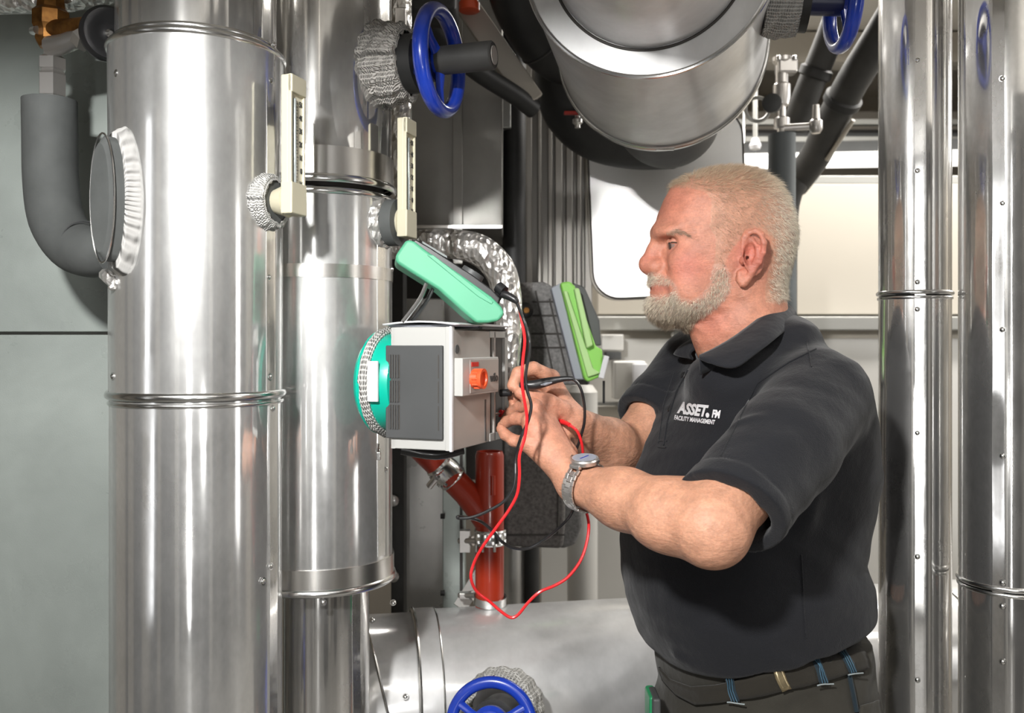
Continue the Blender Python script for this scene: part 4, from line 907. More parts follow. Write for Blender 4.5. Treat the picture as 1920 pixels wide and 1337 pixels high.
class Grp:
    def __init__(s, items, k=0.0, op='u'):
        s.i = items; s.k = k; s.op = op
        if op == 'u': s.lo = np.min([x.lo for x in items], 0); s.hi = np.max([x.hi for x in items], 0)
        else: s.lo = items[0].lo; s.hi = items[0].hi
    def d(s, p):
        return s.eval(p, p.min(0), p.max(0))
    def eval(s, p, lo, hi):
        r = None
        for j, it in enumerate(s.i):
            m = s.k + 0.012
            if np.any(it.lo - m > hi) or np.any(it.hi + m < lo):
                if s.op == 'u': continue
                if s.op == 's' and j > 0: continue
                if j == 0: return np.full(len(p), INF)
                if s.op == 'i': return np.full(len(p), INF)
            d = it.eval(p, lo, hi) if isinstance(it, Grp) else it.d(p)
            if r is None: r = d; continue
            k = s.k
            if s.op == 'u':
                if k > 0: h = np.maximum(k - np.abs(r - d), 0) / k; r = np.minimum(r, d) - h * h * k * 0.25
                else: r = np.minimum(r, d)
            else:
                if s.op == 's': d = -d
                if k > 0: h = np.maximum(k - np.abs(r - d), 0) / k; r = np.maximum(r, d) + h * h * k * 0.25
                else: r = np.maximum(r, d)
        return r if r is not None else np.full(len(p), INF)
def chain(pts, rr, k=0.0): return Grp([Cone(pts[i], pts[i + 1], rr[i], rr[i + 1]) for i in range(len(pts) - 1)], k)
def mesh_sdf(g, h, disp=None, B=20):
    """isosurface of g with cell h; blocks of B cells, coarse probe first"""
    lo = g.lo - 3 * h; hi = g.hi + 3 * h; n = np.ceil((hi - lo) / h).astype(int); nb = np.ceil(n / B).astype(int)
    G = nb * B + 2; sx, sy = np.int64(1), np.int64(G[0]); sz = np.int64(G[0]) * np.int64(G[1])
    ids = []; pos = []; quads = []
    ar = np.arange(B + 2, dtype=np.int64)
    I, J, K = np.meshgrid(ar, ar, ar, indexing='ij')
    off = np.stack([I, J, K], -1).reshape(-1, 3).astype(np.float32) * h
    bs = B * h
    for bi in range(nb[0]):
        for bj in range(nb[1]):
            cs = lo + np.array([[bi + .5, bj + .5, k + .5] for k in range(nb[2])]) * bs
            for bk in range(nb[2]):
                c = cs[bk].astype(np.float32)
                # probe: 8 sub centres
                q = c + (np.array([[a, b, d] for a in (-.25, .25) for b in (-.25, .25) for d in (-.25, .25)]) * bs).astype(np.float32)
                blo = c - bs * .5; bhi = c + bs * .5 + h
                v = g.eval(q, blo, bhi)
                if np.abs(v).min() > bs * 0.62: continue
                base = lo + np.array([bi, bj, bk]) * bs
                p = (base + off).astype(np.float32); f = g.eval(p, p.min(0), p.max(0))
                if f.min() > 0 or f.max() < 0: continue
                if disp is not None: f = f - disp(p)
                f = f.reshape(B + 2, B + 2, B + 2)
                s = f < 0
                c8 = [s[a:B + 1 + a, b:B + 1 + b, d:B + 1 + d] for a in (0, 1) for b in (0, 1) for d in (0, 1)]
                cnt = sum(x.astype(np.int8) for x in c8); act = (cnt > 0) & (cnt < 8); own = act.copy(); own[B:, :, :] = False; own[:, B:, :] = False; own[:, :, B:] = False
                idx = np.argwhere(own)
                if len(idx) == 0: continue
                acc = np.zeros((len(idx), 3)); wn = np.zeros(len(idx))
                x, y, z = idx.T
                for a in range(3):
                    for u in (0, 1):
                        for w_ in (0, 1):
                            o0 = [u, w_]; o0.insert(a, 0); o1 = list(o0); o1[a] = 1
                            f0 = f[x + o0[0], y + o0[1], z + o0[2]]; f1 = f[x + o1[0], y + o1[1], z + o1[2]]
                            m = (f0 < 0) != (f1 < 0); t = np.where(m, f0 / np.where(m, f0 - f1, 1), 0)
                            pt = np.array(o0, float)[None] + 0.0; pt = np.repeat(pt, len(idx), 0); pt[:, a] += t
                            acc[m] += pt[m]; wn += m
                acc /= wn[:, None]
                gi = idx + np.array([bi, bj, bk]) * B
                ids.append(gi[:, 0] * sx + gi[:, 1] * sy + gi[:, 2] * sz); pos.append(base + (idx + acc) * h)
                # faces for edges at lattice nodes 1..B of this block
                for a in range(3):
                    b_, c_ = [(1, 2), (2, 0), (0, 1)][a]
                    sl0 = [slice(1, B + 1)] * 3; sl0[a] = slice(0, B); sl1 = list(sl0); sl1[a] = slice(1, B + 1)
                    s0 = s[tuple(sl0)]; s1 = s[tuple(sl1)]; e = np.argwhere(s0 != s1)
                    if len(e) == 0: continue
                    fl = s0[tuple(e.T)]
                    st = [1, 1, 1]; st[a] = 0
                    g0 = e + np.array(st) + np.array([bi, bj, bk]) * B
                    S3 = np.array([sx, sy, sz]); idv = g0 @ S3; sb = S3[b_]; sc = S3[c_]
                    q4 = np.stack([idv - sb - sc, idv - sc, idv, idv - sb], 1)
                    q4[~fl] = q4[~fl][:, ::-1]; quads.append(q4)
    ids = np.concatenate(ids); pos = np.concatenate(pos); quads = np.concatenate(quads)
    o = np.argsort(ids); ids = ids[o]; pos = pos[o]
    k = np.searchsorted(ids, quads); k = np.clip(k, 0, len(ids) - 1); ok = (ids[k] == quads).all(1); k = k[ok]
    return pos.astype(np.float32), k.astype(np.int32)
def np_mesh(name, V, Fq, mat, parent, smooth=True, relax=1):
    base = np.array(parent['wloc']) if parent is not None else np.zeros(3)
    for _ in range(relax):
        s_ = np.zeros_like(V); c_ = np.zeros(len(V))
        for i in range(4):
            j = (i + 1) % 4
            np.add.at(s_, Fq[:, i], V[Fq[:, j]]); np.add.at(s_, Fq[:, j], V[Fq[:, i]]); np.add.at(c_, Fq[:, i], 1); np.add.at(c_, Fq[:, j], 1)
        c_[c_ == 0] = 1; V = V * 0.5 + 0.5 * s_ / c_[:, None]
    org = V.mean(0)
    me = bpy.data.meshes.new(name); n = len(V); m = len(Fq)
    me.vertices.add(n); me.vertices.foreach_set('co', (V - org).astype(np.float32).ravel())
    w_ = Fq.shape[1]
    me.loops.add(m * w_); me.loops.foreach_set('vertex_index', Fq.ravel().astype(np.int32))
    me.polygons.add(m); me.polygons.foreach_set('loop_start', np.arange(0, m * w_, w_, dtype=np.int32)); me.polygons.foreach_set('loop_total', np.full(m, w_, np.int32))
    me.update(calc_edges=True); me.polygons.foreach_set('use_smooth', np.full(m, smooth))
    me.materials.append(mat)
    o = bpy.data.objects.new(name, me); COL.objects.link(o)
    if parent is not None: o.parent = parent
    o.location = org - base; o['wloc'] = tuple(float(x) for x in org)
    return o, V, org
def vnormals(V, Fq):
    n = np.cross(V[Fq[:, 2]] - V[Fq[:, 0]], V[Fq[:, 3]] - V[Fq[:, 1]]); out = np.zeros_like(V)
    for i in range(4): np.add.at(out, Fq[:, i], n)
    return out / (np.linalg.norm(out, axis=1)[:, None] + 1e-12)
def attr(o, name, col):
    a = o.data.color_attributes.new(name, 'FLOAT_COLOR', 'POINT'); c = np.ones((len(col), 4), np.float32); c[:, :3] = col; a.data.foreach_set('color', c.ravel())
def inpoly(px, py, poly):
    r = np.zeros(len(px), bool); n = len(poly)
    for i in range(n):
        x0, y0 = poly[i]; x1, y1 = poly[(i + 1) % n]
        c = ((y0 > py) != (y1 > py)) & (px < (x1 - x0) * (py - y0) / (y1 - y0 + 1e-9) + x0); r ^= c
    return r
def sstep(a, b, x): t = np.clip((x - a) / (b - a), 0, 1); return t * t * (3 - 2 * t)
# ================================================================ the man
D0 = 1.40
man = thing('person', 'grey-bearded man in a black polo shirt and dark work trousers probing the pump box', 'person', (0.36, 1.42, 0.0))
def Q(px, py, off=0.0): return tuple(P(px, py, D0 + off))
def mir(p, yc): return (p[0], 2 * yc - p[1], p[2])
PXS = D0 / F
# ---- head -------------------------------------------------------
rows = []
for py, fxp, bxp, hw, n in ((318, 1345, 1395, .014, 2), (322, 1322, 1415, .030, 2), (332, 1288, 1436, .046, 2), (350, 1257, 1459, .060, 2.1), (375, 1243, 1475, .070, 2.2), (405, 1231, 1486, .0745, 2.3),
                        (433, 1227, 1490, .0755, 2.35), (455, 1234, 1490, .0755, 2.35), (480, 1236, 1483, .0735, 2.3), (503, 1236, 1473, .0715, 2.25), (522, 1231, 1462, .069, 2.2), (540, 1230, 1450, .067, 2.15),
                        (560, 1230, 1432, .063, 2.1), (580, 1231, 1395, .054, 2.05), (596, 1236, 1350, .040, 2), (606, 1250, 1318, .024, 2)):
    c = Q((fxp + bxp) / 2, py); rows.append((c[2], c[0], c[1], (bxp - fxp) / 2 * PXS * (0.985 if py < 500 else 0.97), hw, n))
skull = Loft(rows, 0.0)
HY = D0
near = []; far = []
def both(fn, *a):
    """fn(pt_transform) builds a primitive for the near side and its mirror"""
    return [fn(lambda px, py, off: Q(px, py, off)), fn(lambda px, py, off: mir(Q(px, py, off), HY))]
add = [skull, Ell(Q(1232, 437), (.0085, .020, .010))]
for f_ in both(lambda T: Ell(T(1256, 438, -.026), (.016, .026, .0085))): add.append(f_)          # brow ridge
for f_ in both(lambda T: Ell(T(1292, 492, -.047), (.030, .018, .024))): add.append(f_)           # cheek bone
for f_ in both(lambda T: Ell(T(1300, 540, -.045), (.034, .018, .030))): add.append(f_)           # lower cheek
add.append(Ell(Q(1246, 572), (.024, .030, .026)))                                                # chin
add.append(Ell(Q(1241, 530), (.018, .028, .016)))                                                # muzzle
neckc = Grp([Cone(Q(1395, 500, .0), Q(1392, 610, .0), .062, .062), Cone(Q(1392, 610), Q(1405, 700, .01), .062, .056), Cone(Q(1332, 592), Q(1352, 642), .036, .036)], .03)
# sternomastoid cords
cords = [f_ for f_ in both(lambda T: Cone(T(1400, 545, -.048), T(1335, 658, -.015), .012, .008))]
head = Grp([Grp(add, .016), neckc], .022)
head = Grp([head] + cords, .014)
sockets = [f_ for f_ in both(lambda T: Ell(T(1254, 456, -.034), (.012, .016, .0085)))]
head = Grp([head] + sockets, .011, 's')
nose = Grp([Cone(Q(1236, 450), Q(1225, 470), .0065, .0085), Cone(Q(1225, 470), Q(1216, 491), .0085, .0125), Ell(Q(1216.5, 498), (.0142, .0135, .0130)), Ell(Q(1226, 503), (.012, .012, .0075)),
            Cone(Q(1234, 452), Q(1232, 502), .010, .014)] + both(lambda T: Ell(T(1234, 500, -.0165), (.0125, .0078, .0100))), .010)
head = Grp([head, nose], .006)
lips = [Cone(Q(1227, 535, -.0), Q(1243, 537, -.019), .0065, .0035), Cone(Q(1227, 535, .0), Q(1243, 537, .019), .0065, .0035),
        Cone(Q(1228, 547, .0), Q(1243, 545, -.017), .0065, .004), Cone(Q(1228, 547, .0), Q(1243, 545, .017), .0065, .004)]
head = Grp([head] + lips, .004)
mm_ = both(lambda T: Cone(T(1219, 540.5, 0), T(1256, 541.5, -.026), .0024, .0018)) + both(lambda T: Cone(T(1241, 503, -.025), T(1262, 533, -.037), .0018, .0018)) + both(lambda T: Ell(T(1229, 506, -.009), (.006, .0035, .003)))
head = Grp([head] + mm_, .0035, 's')
lids = []
for T in (lambda px, py, off: Q(px, py, off), lambda px, py, off: mir(Q(px, py, off), HY)):
    lids += [chain([T(1256, 459, -.020), T(1254, 454.3, -.029), T(1262, 453.5, -.037), T(1279, 460.0, -.0435)], [.0026, .0038, .0042, .0028], .002),
             chain([T(1256, 461, -.020), T(1256, 465.5, -.029), T(1264, 467.0, -.037), T(1279, 461.5, -.0435)], [.0024, .0030, .0032, .0024], .002)]
    lids.append(Cone(T(1262, 471, -.033), T(1276, 470, -.041), .0035, .003))
head = Grp([head] + lids, .004)
def ear(T):
    he = [(1397, 478, -.077), (1394, 462, -.081), (1396, 447, -.086), (1404, 437, -.091), (1416, 433, -.095), (1428, 440, -.098), (1433, 456, -.0985), (1431, 474, -.096), (1424, 492, -.091), (1412, 508, -.085), (1402, 523, -.0795), (1393, 531, -.077), (1387, 524, -.0755), (1386, 512, -.075)]
    hel = chain([T(*p) for p in he], [.0032, .0034, .0034, .0035, .0037, .0039, .0040, .0038, .0036, .0036, .0052, .0058, .0050, .0035], .003)
    pl = Grp([Ell(T(1411, 472, -.0835), (.019, .0045, .036), Matrix.Rotation(0.28, 3, 'Z') @ Matrix.Rotation(-.14, 3, 'Y')), Ell(T(1397, 520, -.0745), (.010, .006, .014))], .004)
    pl = Grp([pl, Ell(T(1407, 478, -.0895), (.0095, .0068, .0165))], .004, 's')
    an = chain([T(1410, 448, -.089), T(1420, 462, -.0915), T(1420, 482, -.0905), T(1408, 502, -.084)], [.0026, .0036, .0034, .0032], .002)
    tr = Ell(T(1392, 489, -.0785), (.0045, .0045, .0065))
    return Grp([pl, hel, an, tr], .004)
head = Grp([head] + both(ear), .004)
# ---- arms and hands ---------------------------------------------
sh_n = (.410, 1.245, 1.415); el_n = (.236, 1.085, 1.252); wr_n = tuple(P(1085, 908, 1.245))
sh_f = (.330, 1.60, 1.42); el_f = (.185, 1.49, 1.285); wr_f = tuple(P(1068, 792, 1.36))
V3 = lambda p: Vector(p)
def lerp(a, b, t): return tuple(V3(a).lerp(V3(b), t))
fa_n = (V3(wr_n) - V3(el_n)).normalized(); fa_f = (V3(wr_f) - V3(el_f)).normalized()
armN = Grp([Cone(sh_n, lerp(sh_n, el_n, .5), .028, .036), Cone(lerp(sh_n, el_n, .5), lerp(sh_n, el_n, .78), .034, .042), Cone(lerp(sh_n, el_n, .78), el_n, .044, .043),
            Cone(el_n, lerp(el_n, wr_n, .28), .038, .039), Cone(lerp(el_n, wr_n, .28), lerp(el_n, wr_n, .62), .039, .035), Cone(lerp(el_n, wr_n, .62), wr_n, .036, .0275),
            Ell(tuple(V3(el_n) + Vector((.008, -.004, -.010))), (.030, .027, .030)),
            Ell(tuple(V3(lerp(el_n, wr_n, .25)) + Vector((0, -.006, -.006))), (.048, .032, .032))], .028)
def finger(pts, rr): return chain([tuple(P(*p)) for p in pts], rr, .0035)
def hand(wr, fan, mcp, fing, thumb, palm_k=.016, rm=.0135):
    mets = Grp([Cone(tuple(V3(wr) + fan * .004 + (V3(P(*m)) - V3(wr)).normalized() * .004), tuple(P(*m)), .018, rm) for m in mcp], .014)
    return Grp([mets] + fing + thumb, .0055)
fN = [finger([(1012, 754, 1.335), (985, 752, 1.365), (966, 766, 1.378), (956, 778, 1.380)], [.0098, .0090, .0082, .0072]),
      finger([(1001, 764, 1.305), (975, 764, 1.338), (957, 775, 1.352), (947, 786, 1.356)], [.0103, .0092, .0084, .0072]),
      finger([(994, 788, 1.288), (966, 785, 1.312), (950, 791, 1.328), (941, 799, 1.333)], [.0100, .0090, .0083, .0072]),
      finger([(988, 832, 1.278), (963, 826, 1.290), (947, 815, 1.303), (939, 804, 1.311)], [.0096, .0086, .0078, .0068])]
thN = [finger([(1062, 850, 1.315), (1035, 812, 1.355), (1003, 792, 1.385), (972, 783, 1.392), (955, 781, 1.388)], [.017, .0145, .0115, .0105, .0085])]
handN = hand(wr_n, fa_n, [(1012, 758, 1.335), (1002, 770, 1.305), (996, 795, 1.285), (990, 830, 1.276)], fN, thN)
# knuckle bumps and tendons
handN = Grp([handN] + [Ell(tuple(P(*p)), (.010, .010, .010)) for p in ((1003, 764, 1.296), (996, 788, 1.279), (990, 828, 1.270))], .008)
armN = Grp([armN, handN], .016)
armF = Grp([Cone(sh_f, lerp(sh_f, el_f, .5), .052, .050), Cone(lerp(sh_f, el_f, .5), el_f, .050, .042),
            Cone(el_f, lerp(el_f, wr_f, .3), .042, .043), Cone(lerp(el_f, wr_f, .3), wr_f, .043, .0265)], .02)
fF = [finger([(1034, 707, 1.362), (1000, 691, 1.345), (972, 700, 1.330), (961, 723, 1.322)], [.0112, .0102, .0096, .0084]),
      finger([(1032, 718, 1.378), (996, 716, 1.375), (970, 730, 1.366), (961, 746, 1.360)], [.0108, .0098, .0088, .0076]),
      finger([(1034, 735, 1.386), (1000, 735, 1.388), (974, 745, 1.376), (963, 757, 1.366)], [.0104, .0094, .0084, .0072]),
      finger([(1040, 752, 1.388), (1008, 752, 1.392), (982, 757, 1.382), (966, 765, 1.370)], [.0094, .0084, .0076, .0066])]
thF = [finger([(1052, 770, 1.338), (1028, 757, 1.322), (1000, 745, 1.318), (976, 736, 1.316)], [.0165, .0145, .0112, .0092])]
handF = hand(wr_f, fa_f, [(1034, 710, 1.362), (1034, 720, 1.375), (1036, 736, 1.380), (1042, 752, 1.382)], fF, thF, rm=.0125)
armF = Grp([armF, handF], .014)
core = Grp([Ell((.375, 1.42, 1.30), (.10, .13, .20)), Cone(Q(1405, 690, .01), (.39, 1.42, 1.30), .060, .09), Cone((.39, 1.42, 1.38), sh_n, .06, .035), Cone((.39, 1.42, 1.40), sh_f, .06, .05),
            Cone((.37, 1.42, 1.2), (.40, 1.43, 0.95), .10, .10)], .03)
core = Grp([core] + [Cone((.40, y, .95), (.40, y, .12), .07, .035) for y in (1.35, 1.52)], .03)
bodyf = Grp([head, core, armN, armF], .012)
WR = [(1283, 452, -.046, 1300, 446, -.052, .0010), (1284, 458, -.047, 1304, 456, -.054, .0011), (1283, 464, -.046, 1303, 468, -.053, .0011), (1262, 474, -.036, 1284, 478, -.046, .0016), (1310, 476, -.058, 1304, 505, -.056, .0016),
      (1243, 395, -.03, 1290, 392, -.055, .0009), (1240, 408, -.03, 1290, 404, -.058, .0009), (1237, 420, -.03, 1280, 416, -.055, .0008), (1380, 585, -.058, 1330, 640, -.04, .0016), (1398, 580, -.060, 1350, 650, -.05, .0014), (1412, 590, -.055, 1380, 640, -.06, .0012), (1290, 505, -.05, 1300, 535, -.055, .0012)]
def bdisp(p):
    r = np.zeros(len(p), np.float32)
    if p[:, 2].max() < 1.4 or p[:, 1].max() < 1.28: return r
    for a, b_, c_, d_, e_, f_, am in WR:
        for mm in (0, 1):
            A = np.array(Q(a, b_, c_)); Bq = np.array(Q(d_, e_, f_))
            if mm: A = np.array(mir(A, HY)); Bq = np.array(mir(Bq, HY))
            ab = Bq - A; t = np.clip((p - A) @ ab / (ab @ ab), 0, 1); q = p - A - t[:, None] * ab; qd = q - 0
            # ignore depth error across the skin: measure in the plane of view
            d2 = q[:, 0] ** 2 + q[:, 2] ** 2 + .08 * q[:, 1] ** 2
            r -= am * np.sin(PI * np.clip(t, .05, .95)) * np.exp(-d2 / .0021 ** 2)
    return r
V, Fq = mesh_sdf(bodyf, 0.0018, bdisp)
def skinmat():
    m, nt, b = newmat('skin')
    at = N(nt, 'ShaderNodeVertexColor'); at.layer_name = 'tint'
    nz = ramp(nt, noise(nt, 55, 4, None, 0.6), ((0.3, 0.80), (0.7, 1.12)))
    nz2 = ramp(nt, noise(nt, 300, 3, None, 0.6), ((0.35, 0.90), (0.65, 1.06)))
    m1 = N(nt, 'ShaderNodeMix', data_type='RGBA', blend_type='MULTIPLY'); m1.inputs[0].default_value = 1
    nt.links.new(at.outputs[0], m1.inputs[6]); nt.links.new(nz, m1.inputs[7])
    m2 = N(nt, 'ShaderNodeMix', data_type='RGBA', blend_type='MULTIPLY'); m2.inputs[0].default_value = 1
    nt.links.new(m1.outputs[2], m2.inputs[6]); nt.links.new(nz2, m2.inputs[7])
    nt.links.new(m2.outputs[2], b.inputs['Base Color'])
    b.inputs['Roughness'].default_value = 0.52; b.inputs['Subsurface Weight'].default_value = 0.12
    b.inputs['Subsurface Radius'].default_value = (0.008, 0.003, 0.0015); b.inputs['Subsurface Scale'].default_value = 1.0
    n1 = bump(nt, noise(nt, 130, 4, (1, 1, 2.2), 0.6), 0.0012); n2 = bump(nt, noise(nt, 900, 2), 0.0003, 1, n1)
    n3 = bump(nt, noise(nt, 28, 2), 0.0035, 1, n2)
    nt.links.new(n3, b.inputs['Normal']); return m
SKIN = skinmat()
body, Vb, org = np_mesh('body', V, Fq, SKIN, man)
Nb = vnormals(Vb, Fq)
# flat side-view coordinates, both sides folded onto the near one
def fold(Vx):
    yy = np.minimum(Vx[:, 1], 2 * HY - Vx[:, 1]); d = yy
    # near-side point projected from the camera
    return CX + Vx[:, 0] / d * F, CY - (Vx[:, 2] - EYE) / d * F, yy
bx_, by_, yy_ = fold(Vb)
hairpoly = [(1245, 359), (1262, 352), (1290, 352), (1318, 358), (1334, 372), (1333, 395), (1331, 425), (1343, 450), (1341, 478), (1338, 500), (1356, 502), (1366, 478), (1378, 460), (1392, 446), (1404, 428), (1424, 428), (1444, 444), (1446, 480), (1440, 510), (1434, 545), (1436, 566), (1462, 570), (1520, 540), (1530, 300), (1230, 300)]
beardpoly = [(1338, 496), (1360, 496), (1370, 512), (1372, 540), (1366, 556), (1350, 574), (1330, 590), (1305, 606), (1290, 625), (1255, 620), (1205, 610), (1200, 560), (1216, 550), (1236, 553), (1255, 549), (1264, 540), (1257, 533), (1222, 537), (1205, 538), (1208, 513), (1222, 509), (1240, 512), (1256, 520), (1268, 534), (1276, 556), (1296, 562), (1316, 552), (1330, 530), (1334, 512)]
neckfuzz = [(1300, 600), (1345, 580), (1372, 552), (1385, 560), (1350, 610), (1310, 640), (1290, 622)]
HP = hairpoly; BPg = beardpoly
inh = inpoly(bx_, by_, HP) & (Vb[:, 2] > 1.5) & (Vb[:, 0] > .2) & (Vb[:, 1] > 1.25); inb = inpoly(bx_, by_, BPg) & (Vb[:, 0] < .42) & (Vb[:, 1] > 1.29) & (Vb[:, 2] > 1.46)
# the ears stay bare
earm = (bx_ > 1384) & (bx_ < 1442) & (by_ > 430) & (by_ < 540) & (yy_ < 1.3215)
inh &= ~earm; inb &= ~earm
def blobc(px, py, off, r): c = np.array(Q(px, py, off)); v = Vb.copy(); v[:, 1] = np.minimum(v[:, 1], 2 * HY - v[:, 1]); return np.exp(-((v - c) ** 2).sum(1) / r ** 2)
base_c = np.array([0.57, 0.29, 0.185]); redc = np.array([0.53, 0.165, 0.115]); pale = np.array([0.72, 0.46, 0.34])
col = np.tile(base_c, (len(Vb), 1))
isH = (Vb[:, 2] > 1.46) & (Vb[:, 0] > .18) & (Vb[:, 1] > 1.28)
redw = np.clip(.6 * blobc(1218, 492, 0, .020) + .75 * blobc(1290, 500, -.05, .028) + .35 * blobc(1262, 380, -.03, .045) + .75 * blobc(1412, 480, -.09, .032) + .5 * blobc(1340, 600, -.03, .035) + .45 * blobc(1245, 560, 0, .03) + .35 * isH, 0, 1)
col = col * (1 - redw[:, None]) + redc * redw[:, None]
bagw = np.clip(blobc(1268, 466, -.036, .012), 0, 1) * .35; col = col * (1 - bagw[:, None]) + np.array([.42, .19, .16]) * bagw[:, None]
lipw = np.clip(np.exp(-((by_ - 541) / 5.0) ** 2) * (bx_ < 1256) * (bx_ > 1205) * isH, 0, 1) * .40
col = col * (1 - lipw[:, None]) + np.array([.50, .15, .13]) * lipw[:, None]
hw_ = inh.astype(float)[:, None]; top_ = sstep(395, 330, by_)[:, None]
hairskin = np.array([.50, .34, .23]) * (1 - top_ * .5) + np.array([.30, .2, .13]) * top_ * .5
col = col * (1 - .35 * hw_) + hairskin * .35 * hw_
bw_ = inb.astype(float)[:, None]; col = col * (1 - .25 * bw_) + np.array([.55, .42, .36]) * .25 * bw_
# hands a touch redder
hn = np.exp(-((Vb - np.array(P(1010, 790, 1.3))) ** 2).sum(1) / .09 ** 2)[:, None] * .35; col = col * (1 - hn) + redc * hn
attr(body, 'tint', col)
# ---- short strands ---------------------------------------------
def strands(name, mask, n, dirf, lenf, colf, wid, lift=.55, seed=3, jitter=.25, fade=None):
    rng = np.random.default_rng(seed)
    fm = np.where(mask[Fq].all(1))[0]
    a = Vb[Fq[fm]]; ar_ = np.linalg.norm(np.cross(a[:, 2] - a[:, 0], a[:, 3] - a[:, 1]), axis=1)
    if fade is not None:
        fx_, fy_, _ = fold(a.mean(1)); dm_ = np.full(len(fm), 1e9)
        for i in range(len(fade)):
            p0 = np.array(fade[i], float); p1 = np.array(fade[(i + 1) % len(fade)], float); e_ = p1 - p0; t_ = np.clip(((fx_ - p0[0]) * e_[0] + (fy_ - p0[1]) * e_[1]) / (e_ @ e_), 0, 1)
            dm_ = np.minimum(dm_, np.hypot(fx_ - p0[0] - e_[0] * t_, fy_ - p0[1] - e_[1] * t_))
        ar_ = ar_ * (.12 + .88 * sstep(0, 13, dm_))
        if name == 'hair': ar_ = ar_ * (.45 + .55 * np.maximum(sstep(385, 340, fy_), sstep(1400, 1460, fx_)))
    pick = rng.choice(len(fm), n, p=ar_ / ar_.sum()); w4 = rng.random((n, 4)); w4 /= w4.sum(1)[:, None]
    root = (a[pick] * w4[:, :, None]).sum(1); nr = (Nb[Fq[fm[pick]]] * w4[:, :, None]).sum(1); nr /= np.linalg.norm(nr, axis=1)[:, None]
    dr = dirf(root); dr = dr - (dr * nr).sum(1)[:, None] * nr; dr /= np.linalg.norm(dr, axis=1)[:, None] + 1e-9
    L = lenf(root) * rng.uniform(.7, 1.2, n)
    g1 = nr * lift + dr * (1 - lift) + rng.normal(0, jitter, (n, 3)); g1 /= np.linalg.norm(g1, axis=1)[:, None]
    g2 = g1 * .6 + dr * .6 + rng.normal(0, jitter * .6, (n, 3)); g2 /= np.linalg.norm(g2, axis=1)[:, None]
    p0 = root - nr * .0008; p1 = root + g1 * L[:, None] * .5; p2 = p1 + g2 * L[:, None] * .5
    s1 = np.cross(g1, nr + rng.normal(0, .3, (n, 3))); s1 /= np.linalg.norm(s1, axis=1)[:, None] + 1e-9; s2 = np.cross(g1, s1)
    W = np.full(n, wid)[:, None]
    vs = []
    for p, q in ((p0, 1.0), (p1, .8)):
        for k in range(3):
            an = 2 * PI * k / 3; vs.append(p + (s1 * math.cos(an) + s2 * math.sin(an)) * W * q)
    vs.append(p2); Vh = np.stack(vs, 1).reshape(-1, 3)
    o7 = (np.arange(n) * 7)[:, None]
    tri = []
    for k in range(3):
        k2 = (k + 1) % 3; tri += [[k, k2, 3 + k2], [k, 3 + k2, 3 + k], [3 + k, 3 + k2, 6]]
    Ft = np.concatenate([o7 + np.array(t)[None] for t in tri]).astype(np.int32)
    c = np.repeat(colf(root, rng), 7, 0)
    o, _, _ = np_mesh(name, Vh.astype(np.float32), Ft, HAIRM, man, True, 0); attr(o, 'tint', c); return o
m, nt, b = newmat('hair'); at = N(nt, 'ShaderNodeVertexColor'); at.layer_name = 'tint'; nt.links.new(at.outputs[0], b.inputs['Base Color']); b.inputs['Roughness'].default_value = .45; HAIRM = m
def hc(root, rng):
    px, py, _ = fold(root); w_ = sstep(1400, 1475, px); t_ = sstep(400, 335, py)
    c = np.array([.40, .265, .18])[None] * (1 - w_[:, None]) + np.array([.85, .76, .62])[None] * w_[:, None]
    front = (sstep(1330, 1270, px) * t_)[:, None]; c = c * (1 - front * .35)
    c = c * (1 - t_[:, None] * .5) + np.array([.58, .46, .31]) * t_[:, None] * .5
    return np.clip(c * rng.uniform(.6, 1.35, (len(root), 1)), 0, 1)
def hd(root):
    px, py, yy = fold(root); d = np.zeros_like(root); s = sstep(380, 320, py)
    d[:, 0] = .55 - 1.3 * s * sstep(1330, 1260, px); d[:, 2] = -.9 * (1 - s); d[:, 1] = .1; return d
def hl(root):
    px, py, _ = fold(root); return .0075 + .006 * sstep(390, 330, py) + .003 * sstep(1400, 1480, px)
strands('hair', inh, 26000, hd, hl, hc, .00015, .42, 3, fade=HP)
def bc(root, rng):
    px, py, _ = fold(root); w_ = sstep(600, 570, py)[:, None]; c = np.array([.66, .56, .45]) * (1 - w_) + np.array([1.0, .86, .74]) * w_
    c = c * (1 - .35 * (rng.random((len(root), 1)) < .3)); c[:, 2] *= .93; return np.clip(c * rng.uniform(.55, 1.15, (len(root), 1)), 0, 1)
def bd(root):
    px, py, _ = fold(root); d = np.zeros_like(root); d[:, 0] = -.35; d[:, 2] = -1; return d
def bl(root):
    px, py, _ = fold(root); return .0075 + .0065 * sstep(520, 580, py) * sstep(1330, 1260, px)
strands('beard', inb, 13000, bd, bl, bc, .00019, .50, 5, .32, fade=BPg)
brow = inpoly(bx_, by_, [(1246, 433), (1262, 428), (1282, 432), (1298, 444), (1292, 446), (1273, 439), (1248, 440)]) & isH
strands('eyebrow', brow, 520, lambda r: np.tile(np.array([1., 0, -.25]), (len(r), 1)), lambda r: np.full(len(r), .0075), lambda r, g: np.clip(np.array([.40, .30, .22]) * g.uniform(.4, 2.0, (len(r), 1)), 0, 1), .00017, .35, 8)
EYEM = simple('eye_white', (.24, .16, .135), .15, coat=.5); IRIS = simple('iris', (.05, .03, .025), .1, coat=1)
